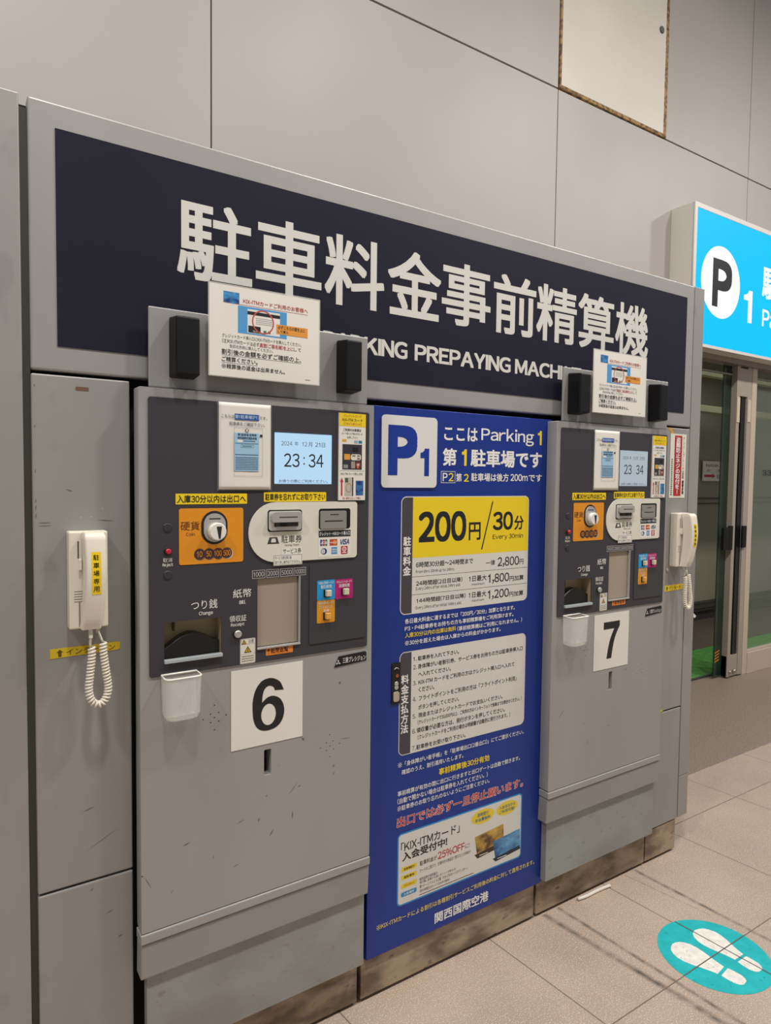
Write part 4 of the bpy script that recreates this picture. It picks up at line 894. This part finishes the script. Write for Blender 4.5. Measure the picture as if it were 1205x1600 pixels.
GOLD = mottled('gold_card_print', '#5a3a1e', '#d8b04a', 18, .4, 0, (1, 1, 1.4), .38, .62); BLUEK = mottled('blue_card_art', '#12356f', '#6fb0dc', 16, .4, 0, (1, 1, 1.4), .38, .66)
skew(1.330, 1.438, .288, .357, .010, GOLD, 1.6); skew(1.330, 1.438, .288, .302, .010, M('#3a2a22', .5), 1.8); skew(1.404, 1.508, .256, .322, .010, BLUEK, 2.2); skew(1.404, 1.508, .256, .268, .010, M('#1d2433', .5), 2.4)
ik.dashes(1.338, 1.372, .293, .297, INKW, 2.6, 1, .6, 5); ik.dashes(1.412, 1.450, .261, .265, INKW, 2.6, 1, .6, 6)
T('※KIX-ITMカードによる割引は各種割引サービスご利用後の料金に対して適用されます。', .970, 1.572, .196, .2115, M('#e3cf6a', .5), .008)
T('関西国際空港', 1.170, 1.377, .143, .175, INKW, .02)
ik.build(tb)
lk = link('lock_plate', plate(rrect(1.009, 1.037, .815, .929, .002), -.0130, -.0106), BLACK, tb)
link('lock_tongue', plate(rrect(1.0135, 1.0325, .823, .850, .006), -.0165, -.0130), M('#bdb3a2', .35, .4), lk)
lq = bmesh.new(); cyl(1.024, .861, .0065, -.0150, -.0130, 20, .001, lq); cyl(1.024, .871, .0065, -.0150, -.0130, 20, .001, lq); link('lock_cylinder', lq, SILVER, lk)
link('lock_mark', cyl(1.0265, .893, .005, -.0140, -.0130, 16), M('#9a4a22', .5), lk)
link('lock_arc', tube([(1.015 + .004 * k, -.0145, .9115 + .004 * math.sin(math.pi * k / 4)) for k in range(5)], .0012, 6), SILVER, lk)

# ------------------------------------------------------------------ on the floor
fs = thing('footprint_sticker', (1.925, -.41, 0), 'round teal floor sticker with two white shoe prints on the beige tiles', 'sticker')
CX, CY, R_ = 1.932, -.411, .160
def flat(pts, z, name, mat, parent=fs):
    b = bmesh.new(); f = b.faces.new([b.verts.new((x, y, z)) for x, y in pts]); b.normal_update()
    if f.normal.z < 0: f.normal_flip()
    r = bmesh.ops.extrude_face_region(b, geom=[f])
    for v in r['geom']:
        if isinstance(v, bmesh.types.BMVert): v.co.z -= .0006
    bmesh.ops.recalc_face_normals(b, faces=b.faces)
    return link(name, b, mat, parent)
flat([(CX + R_ * math.cos(a / 32 * math.pi), CY + R_ * math.sin(a / 32 * math.pi)) for a in range(64)], .0008, 'disc', mottled('worn_teal_vinyl', '#12a9ae', '#1fb6ba', 25, .45, c2='#0d9499', scale2=60))
SOLE = mottled('worn_white_print', '#dcd8d0', '#eeeae2', 50, .5, c2='#b5b0a6', scale2=110)
def foot(x0, y0, x1, y1, side):
    """shoe print from toe (x0, y0) to heel end (x1, y1)"""
    d = Vector((x1 - x0, y1 - y0)); L = d.length; d.normalize(); n = Vector((-d.y, d.x)) * side
    prof = [(0, .0), (.012, .014), (.045, .028), (.10, .038), (.18, .0445), (.27, .0455), (.37, .041), (.47, .034), (.57, .0275), (.64, .024), (.68, .0225)]
    def P(u, w): return tuple(Vector((x0, y0)) + d * u * L + n * w)
    flat([P(u, w * .92) for u, w in prof] + [P(u, -w * 1.05) for u, w in prof[::-1][:-1]], .0014, 'sole', SOLE)
    hp = [(.725, .0225), (.80, .0245), (.90, .024), (.955, .019), (.99, .010)]
    flat([P(u, w) for u, w in hp] + [P(u, -w) for u, w in hp[::-1]], .0014, 'heel', SOLE)
foot(1.864, -.316, 1.894, -.528, 1); foot(1.984, -.316, 1.981, -.526, -1)
jl = bmesh.new()
o = flat([(CX + .06 - .0018, CY - R_ * .92), (CX + .06 + .0018, CY - R_ * .92), (CX + .035 + .0018, CY + R_ * .97), (CX + .035 - .0018, CY + R_ * .97)], .0018, 'joint_tear', M('#5f584e', .7))
flat([(CX - R_ * .99, -.4162), (CX + R_ * .99, -.4162), (CX + R_ * .99, -.4128), (CX - R_ * .99, -.4128)], .0018, 'joint_tear', M('#5f584e', .7))
jl.free()
ws = tube([(1.786, -.012, .006), (1.80, -.014, .006), (1.83, -.016, .005), (1.87, -.015, .005), (1.91, -.016, .005), (1.935, -.019, .006), (1.944, -.022, .006)], .0055, 8)
o = link('plastic_strip', ws, M('#d9d4ca', .5)); tag(o, 'thin white plastic strip lying on the floor against the stained plinth', 'litter')
